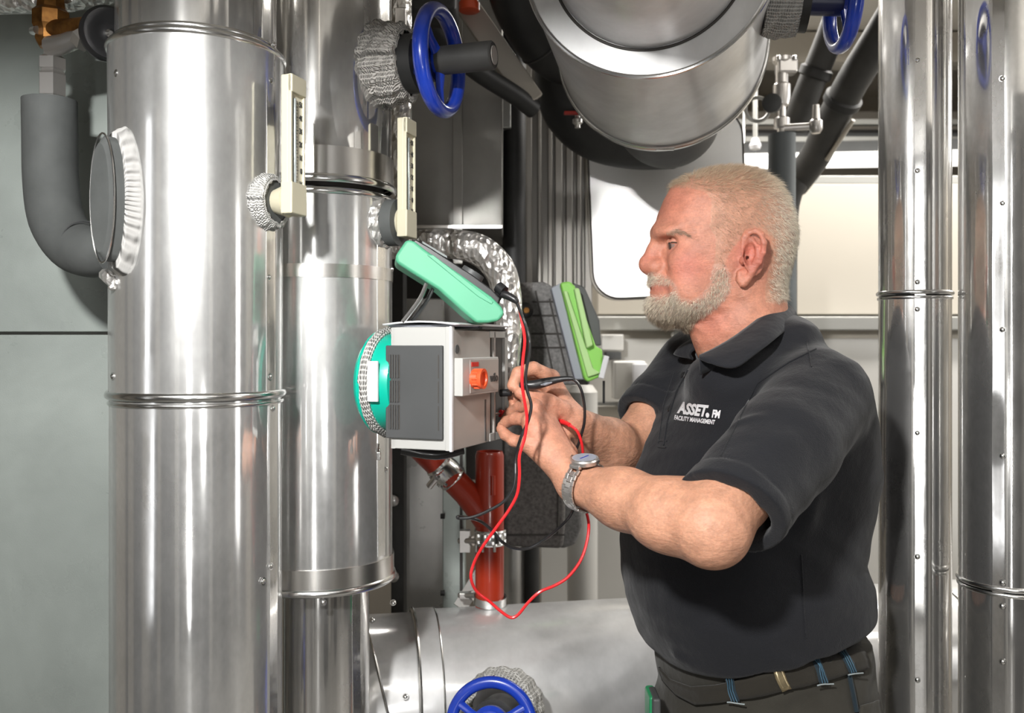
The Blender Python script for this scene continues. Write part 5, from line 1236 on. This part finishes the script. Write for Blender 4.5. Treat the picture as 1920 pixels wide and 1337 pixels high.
for s in (-1, 1):
    T = (lambda px, py, off: V3(Q(px, py, off))) if s < 0 else (lambda px, py, off: V3(mir(Q(px, py, off), HY)))
    c = T(1267, 460.0, -.0300); ey = MB().lathe(c - Vector((0, 0, .0118)), (0, 0, 1), [(.0118 - .0118 * math.cos(a), max(1e-4, .0118 * math.sin(a))) for a in [PI * k / 14 for k in range(15)]], 28).build('eye', EYEM, man)
    MB().tube([T(*q) for q in ((1254, 457, -.0265), (1259, 454.5, -.0405), (1268, 455, -.0445), (1277, 458.5, -.0465), (1285, 463, -.0475))], [.0004, .0009, .0010, .0009, .0003], 6).build('eyelash', simple('lash', (.05, .03, .02), .6), man)
    g = Vector((-.96, -.12 if s < 0 else -.02, -.12)).normalized()
    MB().lathe(c + g * .0100, g, [(0, .0078), (.0012, .0067), (.0020, .0038), (.0022, .0005)], 24).build('iris', IRIS, ey)
# ================================================================ polo shirt
FW = math.radians(180 + 18)      # facing direction of the torso
rows = []
DT = 1.43
for py, lx, rx, b_, n in ((640, 1330, 1500, .10, 2.0), (655, 1310, 1535, .155, 2.0), (675, 1288, 1572, .185, 2.1), (700, 1268, 1596, .200, 2.2), (740, 1248, 1606, .205, 2.3), (780, 1228, 1614, .205, 2.3), (830, 1206, 1619, .20, 2.3),
                        (880, 1190, 1626, .195, 2.3), (940, 1177, 1618, .19, 2.3), (1000, 1171, 1606, .188, 2.3), (1040, 1170, 1598, .188, 2.3), (1080, 1173, 1612, .19, 2.3), (1120, 1179, 1617, .19, 2.3),
                        (1160, 1190, 1618, .188, 2.3), (1200, 1206, 1614, .182, 2.3), (1240, 1232, 1606, .172, 2.3), (1275, 1252, 1598, .165, 2.3)):
    c = P((lx + rx) / 2, py, DT); W_ = (rx - lx) / 2 / F * DT; th = math.radians(18 + math.degrees(math.atan(((lx + rx) / 2 - CX) / F)))
    a_ = math.sqrt(max(1e-4, W_ ** 2 - (b_ * math.sin(th)) ** 2)) / math.cos(th)
    rows.append((c.z, c.x, c.y, max(a_, .05), b_, n))
torso = Loft(rows, FW)
hemN = V3(lerp(sh_n, el_n, .89)); hemF = V3(lerp(sh_f, el_f, .66))
aN = (V3(el_n) - V3(sh_n)).normalized(); aF = (V3(el_f) - V3(sh_f)).normalized()
sN = V3(sh_n) + Vector((.016, .02, -.026)); sF = V3(sh_f)
slN = Grp([Cone(tuple(sN), tuple(V3(lerp(sh_n, el_n, .45)) + Vector((.022, .004, -.004))), .070, .069), Cone(tuple(V3(lerp(sh_n, el_n, .45)) + Vector((.022, .004, -.004))), tuple(V3(el_n) + aN * .03 + Vector((.010, 0, .004))), .069, .064)], .01)
slF = Grp([Cone(tuple(sF), tuple(V3(lerp(sh_f, el_f, .5))), .074, .070), Cone(tuple(V3(lerp(sh_f, el_f, .5))), tuple(V3(el_f) + aF * .03), .070, .058)], .01)
slN = Grp([slN, Plane(hemN, aN + Vector((.12, -.1, 0)))], 0, 'i'); slF = Grp([slF, Plane(hemF, aF)], 0, 'i')
inN = Grp([Cone(tuple(hemN - aN * .03 + Vector((.012, .002, -.002))), tuple(hemN + aN * .08 + Vector((.010, 0, 0))), .050, .058)], 0); inF = Grp([Cone(tuple(hemF - aF * .05), tuple(hemF + aF * .08), .052, .056)], 0)
yoke = Grp([Cone((.405, 1.42, 1.43), tuple(sN + Vector((0, .01, .010))), .070, .062), Cone((.385, 1.43, 1.43), tuple(sF + Vector((0, -.01, .01))), .072, .066)], .03)
belly = Ell(P(1260, 1030, 1.36), (.10, .13, .13))
shirt = Grp([Grp([torso, yoke, Ell(P(1462, 632, 1.40), (.05, .10, .034))], .03), Ell(P(1366, 714, 1.345), (.062, .070, .044))], .06)
pleat = Cone(P(1600, 1045, 1.40), P(1500, 1030, 1.27), .022, .010)
shirt = Grp([Grp([shirt, slN], .016), slF], .022)
hem_pl = Plane(P(1400, 1252, 1.40), Vector((.20, -.05, -1.0)))
shirt = Grp([shirt, Plane(P(1430, 1250, 1.28), Vector((.24, 0, -1.0))), Plane(P(1262, 1258, 1.36), Vector((-.55, 0, -1.0)))], .008, 'i')
neckhole = Grp([Cone(P(1390, 560, 1.40), P(1394, 608, 1.40), .072, .056), Cone(P(1320, 630, 1.38), P(1316, 664, 1.37), .014, .006)], .01)
inner = Loft([(r[0], r[1], r[2], r[3] - .008, r[4] - .008, r[5]) for r in rows if r[0] < 1.06], FW)
shirt = Grp([shirt, neckhole, inN, inF, inner], .004, 's')
def fold_bump(p, a, b, wd, amp, ln=None):
    a = np.array(a); b = np.array(b); ab = b - a; l2 = ab @ ab; t = np.clip((p - a) @ ab / l2, 0, 1); q = p - a - t[:, None] * ab
    d2 = (q ** 2).sum(1); return amp * np.sin(PI * np.clip(t, .02, .98)) * np.exp(-d2 / wd ** 2)
FOLDS = [(P(1345, 800, 1.16), P(1450, 775, 1.12), .007, .005), (P(1330, 850, 1.14), P(1440, 820, 1.10), .009, .0055), (P(1345, 905, 1.08), P(1430, 880, 1.06), .010, .005), (P(1380, 740, 1.2), P(1470, 680, 1.16), .009, .006),
         (P(1365, 770, 1.2), P(1400, 700, 1.22), .008, .006), (P(1290, 700, 1.27), P(1365, 735, 1.24), .012, .004), (P(1430, 640, 1.25), P(1500, 655, 1.2), .006, .004), (P(1470, 660, 1.2), P(1560, 690, 1.17), .008, .004),
         (P(1220, 1225, 1.33), P(1400, 1255, 1.27), .010, .007), (P(1240, 1190, 1.33), P(1440, 1235, 1.25), .013, .006), (P(1300, 1170, 1.3), P(1480, 1200, 1.25), .014, .004), (P(1500, 1020, 1.27), P(1606, 1062, 1.34), .013, .009), (P(1520, 1060, 1.27), P(1615, 1100, 1.34), .014, .006),
         (P(1560, 1130, 1.3), P(1620, 1160, 1.36), .012, .007), (P(1470, 1105, 1.25), P(1580, 1150, 1.29), .014, .004), (P(1560, 900, 1.22), P(1500, 1020, 1.24), .016, .006), (P(1590, 840, 1.28), P(1560, 960, 1.28), .015, -.005),
         (P(1225, 760, 1.42), P(1215, 860, 1.36), .010, .005), (P(1150, 790, 1.44), P(1210, 740, 1.42), .010, .005), (P(1170, 830, 1.44), P(1230, 770, 1.42), .010, .005), (P(1480, 900, 1.08), P(1400, 960, 1.06), .014, .004), (P(1420, 800, 1.10), P(1520, 860, 1.10), .02, .004)]
def sh_disp(p):
    r = 0.0011 * np.sin(p[:, 0] * 61 + 3 * np.sin(p[:, 2] * 37 + p[:, 1] * 20)) * np.sin(p[:, 2] * 43 + p[:, 1] * 29)
    for a, b, wd, am in FOLDS: r = r + fold_bump(p, a, b, wd, am)
    # stitched cuff ribs along both hems
    for hm, ax_ in ((hemN, aN), (hemF, aF)):
        t_ = (p - np.array(hm)) @ np.array(ax_); rad = np.linalg.norm(p - np.array(hm) - t_[:, None] * np.array(ax_), axis=1)
        m_ = (rad < .10) & (rad > .045)
        r = r + m_ * (.0018 * ((t_ > -.026) & (t_ < .01)) - .0016 * np.exp(-((t_ + .026) / .002) ** 2))
    return r
V, Fq2 = mesh_sdf(shirt, 0.0030, sh_disp)
def fabric(name, col, sc=700, amp=.0006, sheen=.25):
    m, nt, b = newmat(name); b.inputs['Base Color'].default_value = (*col, 1); b.inputs['Roughness'].default_value = .85; b.inputs['Sheen Weight'].default_value = sheen
    b.inputs['Specular IOR Level'].default_value = 0.25
    tc = N(nt, 'ShaderNodeTexCoord'); v = N(nt, 'ShaderNodeTexVoronoi'); v.inputs['Scale'].default_value = sc; nt.links.new(tc.outputs['Object'], v.inputs['Vector'])
    n1 = bump(nt, v.outputs['Distance'], amp, .6); n2 = bump(nt, noise(nt, 18, 3), .006, .7, n1); nt.links.new(n2, b.inputs['Normal'])
    return m
POLO = fabric('black_pique', (.0100, .0106, .0135), 700, .0006, .12); 
polo, Vs, _ = np_mesh('polo_shirt', V, Fq2, POLO, man, True, 1)
bvh = BVHTree.FromPolygons([Vector(v) for v in Vs.astype(float)], [tuple(int(i) for i in f) for f in Fq2])
def hit(px, py, lift=.001):
    o = Vector((0, 0, EYE)); d = (P(px, py, 1.0) - o).normalized(); h = bvh.ray_cast(o, d)
    if h[0] is None: return None
    n = h[1] if h[1].dot(d) < 0 else -h[1]
    return h[0] + n * lift, n
# chest print, laid onto the cloth
def chest_text(name, txt, x0, y0, x1, y1, hpx, bold, shear):
    vs, fs = text_mesh(txt, 1.0, 0, bold, shear); xs = [v.x for v in vs]; ys = [v.y for v in vs]; a, b = min(xs), max(xs); c, d = min(ys), max(ys)
    out = []; L = math.hypot(x1 - x0, y1 - y0); ux, uy = (x1 - x0) / L, (y1 - y0) / L
    for v in vs:
        u = (v.x - a) / (b - a) * L; w_ = (v.y - c) / (d - c) * hpx
        h = hit(x0 + ux * u + uy * w_ * 0.9 * 0 , y0 + uy * u - w_, .0021)
        out.append(h[0] if h else P(x0 + ux * u, y0 - w_, 1.3))
    mb = MB(); mb.add(out, fs); o = mb.build(name, WHITEP, None, smooth=False, origin=polo['wloc']); o.parent = polo; o.location = (0, 0, 0); return o
chest_text('lettering', 'ASSET', 1271, 776, 1331, 783, 24, .05, .40)
chest_text('lettering', 'FM', 1336, 783, 1353, 785, 16, .05, .30)
chest_text('lettering', 'FACILITY MANAGEMENT', 1266, 788, 1343, 796.5, 9, .035, .3)
h = hit(1328.5, 778.5, .0020); fr_ = frame(h[1])
o = MB().lathe(h[0], h[1], [(0, .0036), (.0004, .0036)], 24).build('round_dot', WHITEP, None, origin=polo['wloc']); o.parent = polo; o.location = (0, 0, 0)
def on_polo(mb, name, mat, **k):
    o = mb.build(name, mat, None, origin=polo['wloc'], **k); o.parent = polo; o.location = (0, 0, 0); return o
for px, py in ((1281, 703), (1257, 767)):
    h = hit(px, py, .0); 
    if h: on_polo(MB().lathe(h[0], h[1], [(0, .0052), (.002, .0052), (.0026, .0042), (.0018, .003)], 20), 'button', BLACKP)
# placket edge and bottom stitched box
def surf_tube(name, pts, r, mat=POLO, lift=.0008, n=18):
    P3 = []
    for i in range(len(pts) - 1):
        for k in range(n):
            t_ = k / n; h = hit(pts[i][0] + (pts[i + 1][0] - pts[i][0]) * t_, pts[i][1] + (pts[i + 1][1] - pts[i][1]) * t_, lift)
            if h: P3.append(h[0])
    if len(P3) > 3: return on_polo(MB().tube(P3, r, 6, sub=1), name, mat)
surf_tube('placket_edge', [(1291, 694), (1269, 735), (1252, 790), (1245, 838)], .0018)
surf_tube('placket_edge', [(1265, 700), (1245, 760), (1235, 835)], .0014)
surf_tube('placket_stitch', [(1235, 826), (1252, 828)], .0012); surf_tube('placket_stitch', [(1234, 838), (1250, 840)], .0012)
surf_tube('shoulder_seam', [(1512, 640), (1518, 665), (1522, 690)], .0009)
surf_tube('side_seam', [(1502, 1040), (1506, 1120), (1512, 1200)], .0010)
surf_tube('sleeve_seam', [(1530, 655), (1480, 680), (1420, 720), (1385, 790), (1350, 860)], .0011)
# collar: stand-up fall around the neck, open at the throat
ct = Vector((0, 0, 0)); npts = 60; vs = []; fs = []
Cc = P(1388, 610, 1.40)
def collar_pt(u, v):
    """u 0..1 around from near front tip, over the nape, to the far front tip; v 0 top fold .. 1 lower edge"""
    K = [  # px, py, d   top line
        (1312, 667, 1.285), (1337, 655, 1.292), (1373, 634, 1.305), (1410, 607, 1.325), (1440, 583, 1.35), (1463, 563, 1.40), (1455, 567, 1.455), (1425, 590, 1.49), (1380, 615, 1.49), (1340, 630, 1.475), (1303, 634, 1.455), (1308, 652, 1.42)]
    Lw = [(1318, 675, 1.272), (1345, 686, 1.252), (1380, 688, 1.240), (1418, 662, 1.250), (1458, 632, 1.285), (1493, 601, 1.385), (1488, 603, 1.47), (1440, 625, 1.53), (1380, 645, 1.54), (1320, 656, 1.52), (1264, 664, 1.49), (1300, 674, 1.44)]
    def ev(K_):
        t_ = u * (len(K_) - 1); i = min(int(t_), len(K_) - 2); f = t_ - i
        q = [Vector(P(*K_[max(0, min(len(K_) - 1, j))])) for j in (i - 1, i, i + 1, i + 2)]
        return 0.5 * ((2 * q[1]) + (q[2] - q[0]) * f + (2 * q[0] - 5 * q[1] + 4 * q[2] - q[3]) * f * f + (3 * q[1] - q[0] - 3 * q[2] + q[3]) * f ** 3)
    a = ev(K); b = ev(Lw); m_ = a.lerp(b, v); out = (m_ - Vector((Cc.x, Cc.y, m_.z))); out.z = 0
    if out.length > 0: m_ = m_ + out.normalized() * .007 * math.sin(PI * v)
    return m_
nu, nv = 72, 10
for i in range(nu + 1):
    for j in range(nv + 1): vs.append(collar_pt(i / nu, j / nv))
for i in range(nu):
    for j in range(nv): fs.append((i * (nv + 1) + j, (i + 1) * (nv + 1) + j, (i + 1) * (nv + 1) + j + 1, i * (nv + 1) + j + 1))
COLF = fabric('black_rib_collar', (.0105, .0112, .0145), 900, .0003, .12)
o = on_polo(MB().add(vs, fs), 'collar', COLF); sm = o.modifiers.new('s', 'SOLIDIFY'); sm.thickness = .003; sm.offset = 0
# inner stand
vs = []; fs = []
for i in range(nu + 1):
    p = collar_pt(i / nu, 0.0); c = Vector((Cc.x, Cc.y, p.z)); q = p + (c - p) * .02 - Vector((0, 0, .028))
    vs += [p, p.lerp(q, .5), q]
for i in range(nu):
    for j in range(2): fs.append((i * 3 + j, (i + 1) * 3 + j, (i + 1) * 3 + j + 1, i * 3 + j + 1))
o = on_polo(MB().add(vs, fs), 'collar_stand', COLF); sm = o.modifiers.new('s', 'SOLIDIFY'); sm.thickness = .002
# ================================================================ trousers and belt
tr = []
for py, lx, rx, b_ in ((1180, 1216, 1618, .172), (1230, 1230, 1622, .172), (1290, 1234, 1632, .178), (1337, 1226, 1642, .182), (1400, 1225, 1650, .185), (1480, 1235, 1650, .18)):
    c = P((lx + rx) / 2, py, DT); W_ = (rx - lx) / 2 / F * DT; th = math.radians(18 + 14.5)
    tr.append((c.z, c.x, c.y, math.sqrt(W_ ** 2 - (b_ * math.sin(th)) ** 2) / math.cos(th) - .006, b_ - .004, 2.3))
hips = Loft(tr, FW)
zc2 = tr[-1][0]; latv = Vector((math.sin(math.radians(18)), -math.cos(math.radians(18)), 0)) * -1
hipc = Vector((tr[-1][1], tr[-1][2], 0))
legs = [Grp([Cone((hipc.x + s * latv.x * .092, hipc.y + s * latv.y * .092, .78), (hipc.x + s * latv.x * .10, hipc.y + s * latv.y * .10, .48), .095, .075), Cone((hipc.x + s * latv.x * .10, hipc.y + s * latv.y * .10, .48), (hipc.x + .02 + s * latv.x * .11, hipc.y + s * latv.y * .11, .09), .075, .064)], .02) for s in (-1, 1)]
trou = Grp([Grp([hips] + legs, .03), Plane(P(1430, 1172, 1.3), Vector((-.06, 0, 1)))], .004, 'i')
def tdisp(p): return .0016 * np.sin(p[:, 2] * 90 + 4 * np.sin(p[:, 0] * 30)) * np.sin(p[:, 0] * 40 + p[:, 1] * 33) + fold_bump(p, P(1400, 1330, 1.25), P(1560, 1290, 1.25), .012, .005)
V, Fq3 = mesh_sdf(trou, .0045, tdisp)
TROU = fabric('dark_work_cotton', (.038, .035, .028), 1100, .0003, .1); BELTM = fabric('black_webbing', (.024, .021, .016), 1500, .0004, .1); STITCH = simple('blue_stitching', (.05, .13, .20), .7); LOOPM = fabric('navy_loop', (.016, .028, .038), 1300, .0003, .1)
trs, Vt, _ = np_mesh('trousers', V, Fq3, TROU, man, True, 1)
bvt = BVHTree.FromPolygons([Vector(v) for v in Vt.astype(float)], [tuple(int(i) for i in f) for f in Fq3])
def hitt(px, py, lift=.001):
    o = Vector((0, 0, EYE)); d = (P(px, py, 1.0) - o).normalized(); h = bvt.ray_cast(o, d)
    if h[0] is None: return None
    n = h[1] if h[1].dot(d) < 0 else -h[1]
    return h[0] + n * lift, n
def patch(name, top, bot, mat, parent, lift, thick=.003, n=30, edge=0.0):
    """strip of cloth following the trousers between two pixel lines"""
    def at(L, u):
        t_ = u * (len(L) - 1); i = min(int(t_), len(L) - 2); f = t_ - i; return (L[i][0] * (1 - f) + L[i + 1][0] * f, L[i][1] * (1 - f) + L[i + 1][1] * f)
    vs = []; fs = []; m_ = 5; last = None
    for i in range(n + 1):
        a = at(top, i / n); b = at(bot, i / n)
        for j in range(m_ + 1):
            q = (a[0] + (b[0] - a[0]) * j / m_, a[1] + (b[1] - a[1]) * j / m_); h = hitt(q[0], q[1], lift)
            if h is None or h[0].y > 1.5: p = last if last is not None else P(q[0], q[1], 1.4)
            else: p = h[0]
            last = p; vs.append(p)
    for i in range(n):
        for j in range(m_): fs.append((i * (m_ + 1) + j, (i + 1) * (m_ + 1) + j, (i + 1) * (m_ + 1) + j + 1, i * (m_ + 1) + j + 1))
    o = MB().add(vs, fs).build(name, mat, parent); sm = o.modifiers.new('s', 'SOLIDIFY'); sm.thickness = thick; sm.offset = 1; return o
belt = patch('belt', [(1242, 1250), (1262, 1272), (1300, 1285), (1345, 1280), (1400, 1268), (1450, 1256), (1520, 1238), (1575, 1225), (1614, 1214)],
      [(1250, 1275), (1275, 1302), (1310, 1320), (1360, 1316), (1420, 1302), (1470, 1294), (1530, 1278), (1580, 1264), (1622, 1252)], BELTM, man, .004, .004, 60)
patch('belt_keeper', [(1441, 1246), (1458, 1242)], [(1464, 1296), (1479, 1290)], simple('worn_metal_keeper', (.55, .45, .28), .3, .9, 60, .4), man, .010, .002, 3)
def loop(a, b, c, d):
    patch('belt_loop', [a, b], [c, d], LOOPM, trs, .009, .0018, 3)
    for e in (.22, .5, .78):
        p0 = [a[0] + (b[0] - a[0]) * e, a[1] + (b[1] - a[1]) * e]; p1 = [c[0] + (d[0] - c[0]) * e, c[1] + (d[1] - c[1]) * e]; pts = []
        for k in range(9):
            h = hitt(p0[0] + (p1[0] - p0[0]) * k / 8, p0[1] + (p1[1] - p0[1]) * k / 8, .0115)
            if h: pts.append(h[0])
        if len(pts) > 2: MB().tube(pts, .0006, 5, sub=1).build('stitching', STITCH, trs)
    pts = [h[0] for h in (hitt(c[0] - 4 + (d[0] - c[0] + 12) * k / 5, c[1] + 2 + (d[1] - c[1]) * k / 5, .0115) for k in range(6)) if h]
    if len(pts) > 2: MB().tube(pts, .0011, 5, sub=1).build('bar_tack', simple('grey_thread', (.28, .32, .33), .7), trs)
loop((1360, 1258), (1374, 1255), (1375, 1312), (1390, 1312)); loop((1518, 1238), (1533, 1236), (1527, 1280), (1546, 1276)); loop((1568, 1224), (1584, 1222), (1583, 1262), (1597, 1258))
pts = [h[0] for h in (hitt(1589 + k * 1.6, 1262 + k * 8, .003) for k in range(10)) if h]
if len(pts) > 2: MB().tube(pts, .0035, 6, sub=1).build('side_stitching', LOOPM, trs)
patch('pocket_flap', [(1606, 1322), (1640, 1312)], [(1604, 1345), (1646, 1345)], TROU, trs, .006, .003, 6)
t = thing('phone_in_pocket', 'green edged object sticking out of the front trouser pocket', 'phone', P(1218, 1320, 1.33))
MB().box(P(1222, 1330, 1.345), (.014, .05, .055)).build('case', simple('green_case', (.02, .25, .10), .4), t, bevel=.004)
MB().box(P(1227, 1330, 1.335), (.012, .052, .050)).build('cover', GRILLE, t, bevel=.004)
for s in (-1, 1):
    c = Vector((hipc.x - .045 + s * latv.x * .11, hipc.y + s * latv.y * .11, 0))
    MB().prism([c + Vector((.10, -.045, .0)), c + Vector((.10, .045, 0)), c + Vector((-.12, .05, 0)), c + Vector((-.17, .0, 0)), c + Vector((-.12, -.05, 0))], (0, 0, .075)).build('work_shoe', BLACKP, man, bevel=.02, seg=4)
# ================================================================ wristwatch
wp = V3(lerp(wr_n, el_n, .06)); wa = fa_n
t = thing('wristwatch', 'steel wristwatch with link bracelet on the near wrist', 'watch', tuple(wp))
up = Vector((.02, -.30, 1.0)); up = (up - wa * up.dot(wa)).normalized(); sd = wa.cross(up).normalized()
# sd points towards or away from the camera
rx_, ry_ = .0335, .0315
def wpt(a, r=1.0): return wp + (up * math.cos(a) * ry_ + sd * math.sin(a) * rx_) * r
nl = 22
for k in range(nl):
    a = math.radians(36) + (2 * PI - math.radians(72)) * (k + .5) / nl
    c = wpt(a, 1.06); n_ = (c - wp).normalized(); tg = wa.cross(n_).normalized(); R = Matrix((wa, tg, n_)).transposed()
    mb = MB(); mb.box(c, (.0085, .0075, .003), R); mb.box(c + wa * .0070 + tg * .0035, (.0052, .0075, .0026), R); mb.box(c - wa * .0070 + tg * .0035, (.0052, .0075, .0026), R)
    mb.build('link', NICKEL, t, bevel=.0006)
dc = wpt(0, 1.12)
MB().lathe(dc - up * .003, up, [(0, .016), (.002, .0195), (.007, .0200), (.009, .0185), (.0095, .0165)], 48).build('case', NICKEL, t)
MB().lathe(dc + up * .0062, up, [(0, .0165), (.0004, .0163)], 40).build('dial', simple('watch_dial', (.55, .58, .68), .1, .3, coat=1), t)
MB().cyl(dc + up * .002 + wa * .0195, dc + up * .002 + wa * .0235, .003).build('crown', STEEL, t)
for s in (-1, 1):
    MB().box(dc + up * .0072 + sd * .004 * s, (.0012, .008, .0005), Matrix((wa, sd, up)).transposed()).build('hand', simple('blue_hand', (.02, .04, .35), .3), t, smooth=False)
    MB().box(dc + sd * s * .018 - up * .002, (.018, .006, .005), Matrix((wa, sd, up)).transposed()).build('lug', NICKEL, t, bevel=.001)
# ================================================================ test leads
t = thing('black_test_lead', 'black meter lead with probe held in the far hand', 'test lead', P(985, 640, 1.2))
c0 = P(936, 560, 1.225)
MB().tube([P(928, 566, 1.232), P(934, 553, 1.23), P(940, 545, 1.225)], [.0062, .0065, .0062], 16).build('plug', BLACKP, t)
MB().cyl(P(934, 538, 1.225), P(945, 547, 1.22), .0078).build('plug_collar', BLACKP, t)
MB().tube([P(934, 551, 1.225), P(948, 553, 1.22), P(965, 562, 1.215), P(970, 568, 1.214)], [.005, .0056, .0048, .003], 16).build('strain_relief', BLACKP, t)
cab = .0021
MB().tube([P(968, 565, 1.215), P(978, 590, 1.21), P(990, 625, 1.205), P(993, 655, 1.20), P(986, 700, 1.195), P(988, 730, 1.195), P(996, 760, 1.195), P(990, 790, 1.195), P(977, 820, 1.195), P(967, 855, 1.2), P(966, 890, 1.2), P(962, 915, 1.2), P(945, 940, 1.2), P(915, 958, 1.2), P(885, 970, 1.2), P(862, 972, 1.2), P(858, 969, 1.2), P(872, 970, 1.21), P(900, 977, 1.22), P(925, 997, 1.23), P(940, 1015, 1.23), P(962, 1027, 1.235), P(990, 1028, 1.24), P(1020, 1012, 1.245), P(1050, 988, 1.26), P(1070, 965, 1.28), P(1080, 935, 1.32), P(1081, 890, 1.33), P(1078, 855, 1.325), P(1087, 825, 1.315), P(1095, 795, 1.31), P(1096, 765, 1.305), P(1091, 735, 1.30), P(1082, 717, 1.30), P(1070, 710, 1.30)], cab, 10, sub=5).build('cable', BLACKR, t)
MB().tube([P(1075, 710, 1.30), P(1060, 710, 1.302), P(1040, 713, 1.304), P(1018, 718, 1.305), P(1000, 722, 1.305), P(985, 722, 1.306), P(975, 722, 1.308)], [.0028, .0038, .0052, .0068, .0074, .0062, .004], 20).build('probe_handle', BLACKP, t)
MB().tube([P(1035, 717, 1.2985), P(1024, 720, 1.2975), P(1014, 722, 1.2985)], [.001, .0024, .001], 12).build('grip_inlay', BLUEG, t)
MB().cyl(P(958, 736, 1.34), P(938, 737, 1.345), .0055).build('probe_guard', BLACKP, t)
MB().cyl(P(975, 724, 1.315), P(945, 737, 1.345), .0022).build('probe_tip', STEEL, t)
t = thing('red_test_lead', 'red meter lead hanging in a pointed loop below the hands', 'test lead', P(960, 1158, 1.22))
MB().tube([P(926, 566, 1.245), P(932, 554, 1.243), P(942, 550, 1.238), P(958, 556, 1.232)], [.006, .006, .0055, .004], 16).build('plug', REDR, t)
MB().tube([P(956, 556, 1.232), P(966, 562, 1.226), P(974, 580, 1.222), P(980, 610, 1.216), P(984, 640, 1.208), P(980, 680, 1.196), P(979, 720, 1.19), P(984, 755, 1.19), P(988, 785, 1.19), P(984, 820, 1.188), P(974, 855, 1.185), P(974, 890, 1.185), P(970, 925, 1.185), P(955, 955, 1.185), P(930, 990, 1.185), P(905, 1025, 1.19), P(889, 1055, 1.2), P(883, 1082, 1.2), P(893, 1108, 1.21), P(918, 1128, 1.22), P(940, 1147, 1.22), P(958, 1158, 1.22), P(972, 1152, 1.22), P(990, 1130, 1.22), P(1012, 1110, 1.22), P(1040, 1098, 1.225), P(1065, 1082, 1.23), P(1088, 1052, 1.24), P(1100, 1018, 1.25), P(1104, 985, 1.26), P(1099, 958, 1.28), P(1094, 935, 1.32), P(1093, 890, 1.33), P(1093, 850, 1.31), P(1089, 825, 1.302), P(1081, 807, 1.30), P(1068, 797, 1.302)], cab, 10, sub=5).build('cable', REDR, t)
MB().cyl(P(957, 778, 1.37), P(938, 775, 1.36), .0056).build('probe_guard', REDR, t)
MB().tube([P(1068, 797, 1.302), P(1050, 790, 1.33), P(1000, 782, 1.365), P(955, 778, 1.37)], [.003, .004, .005, .0055], 14).build('probe_handle', REDR, t)
MB().cyl(P(940, 776, 1.36), P(928, 776, 1.35), .002).build('probe_tip', STEEL, t)
for o in list(bpy.data.objects):
    if 'wloc' in o: del o['wloc']
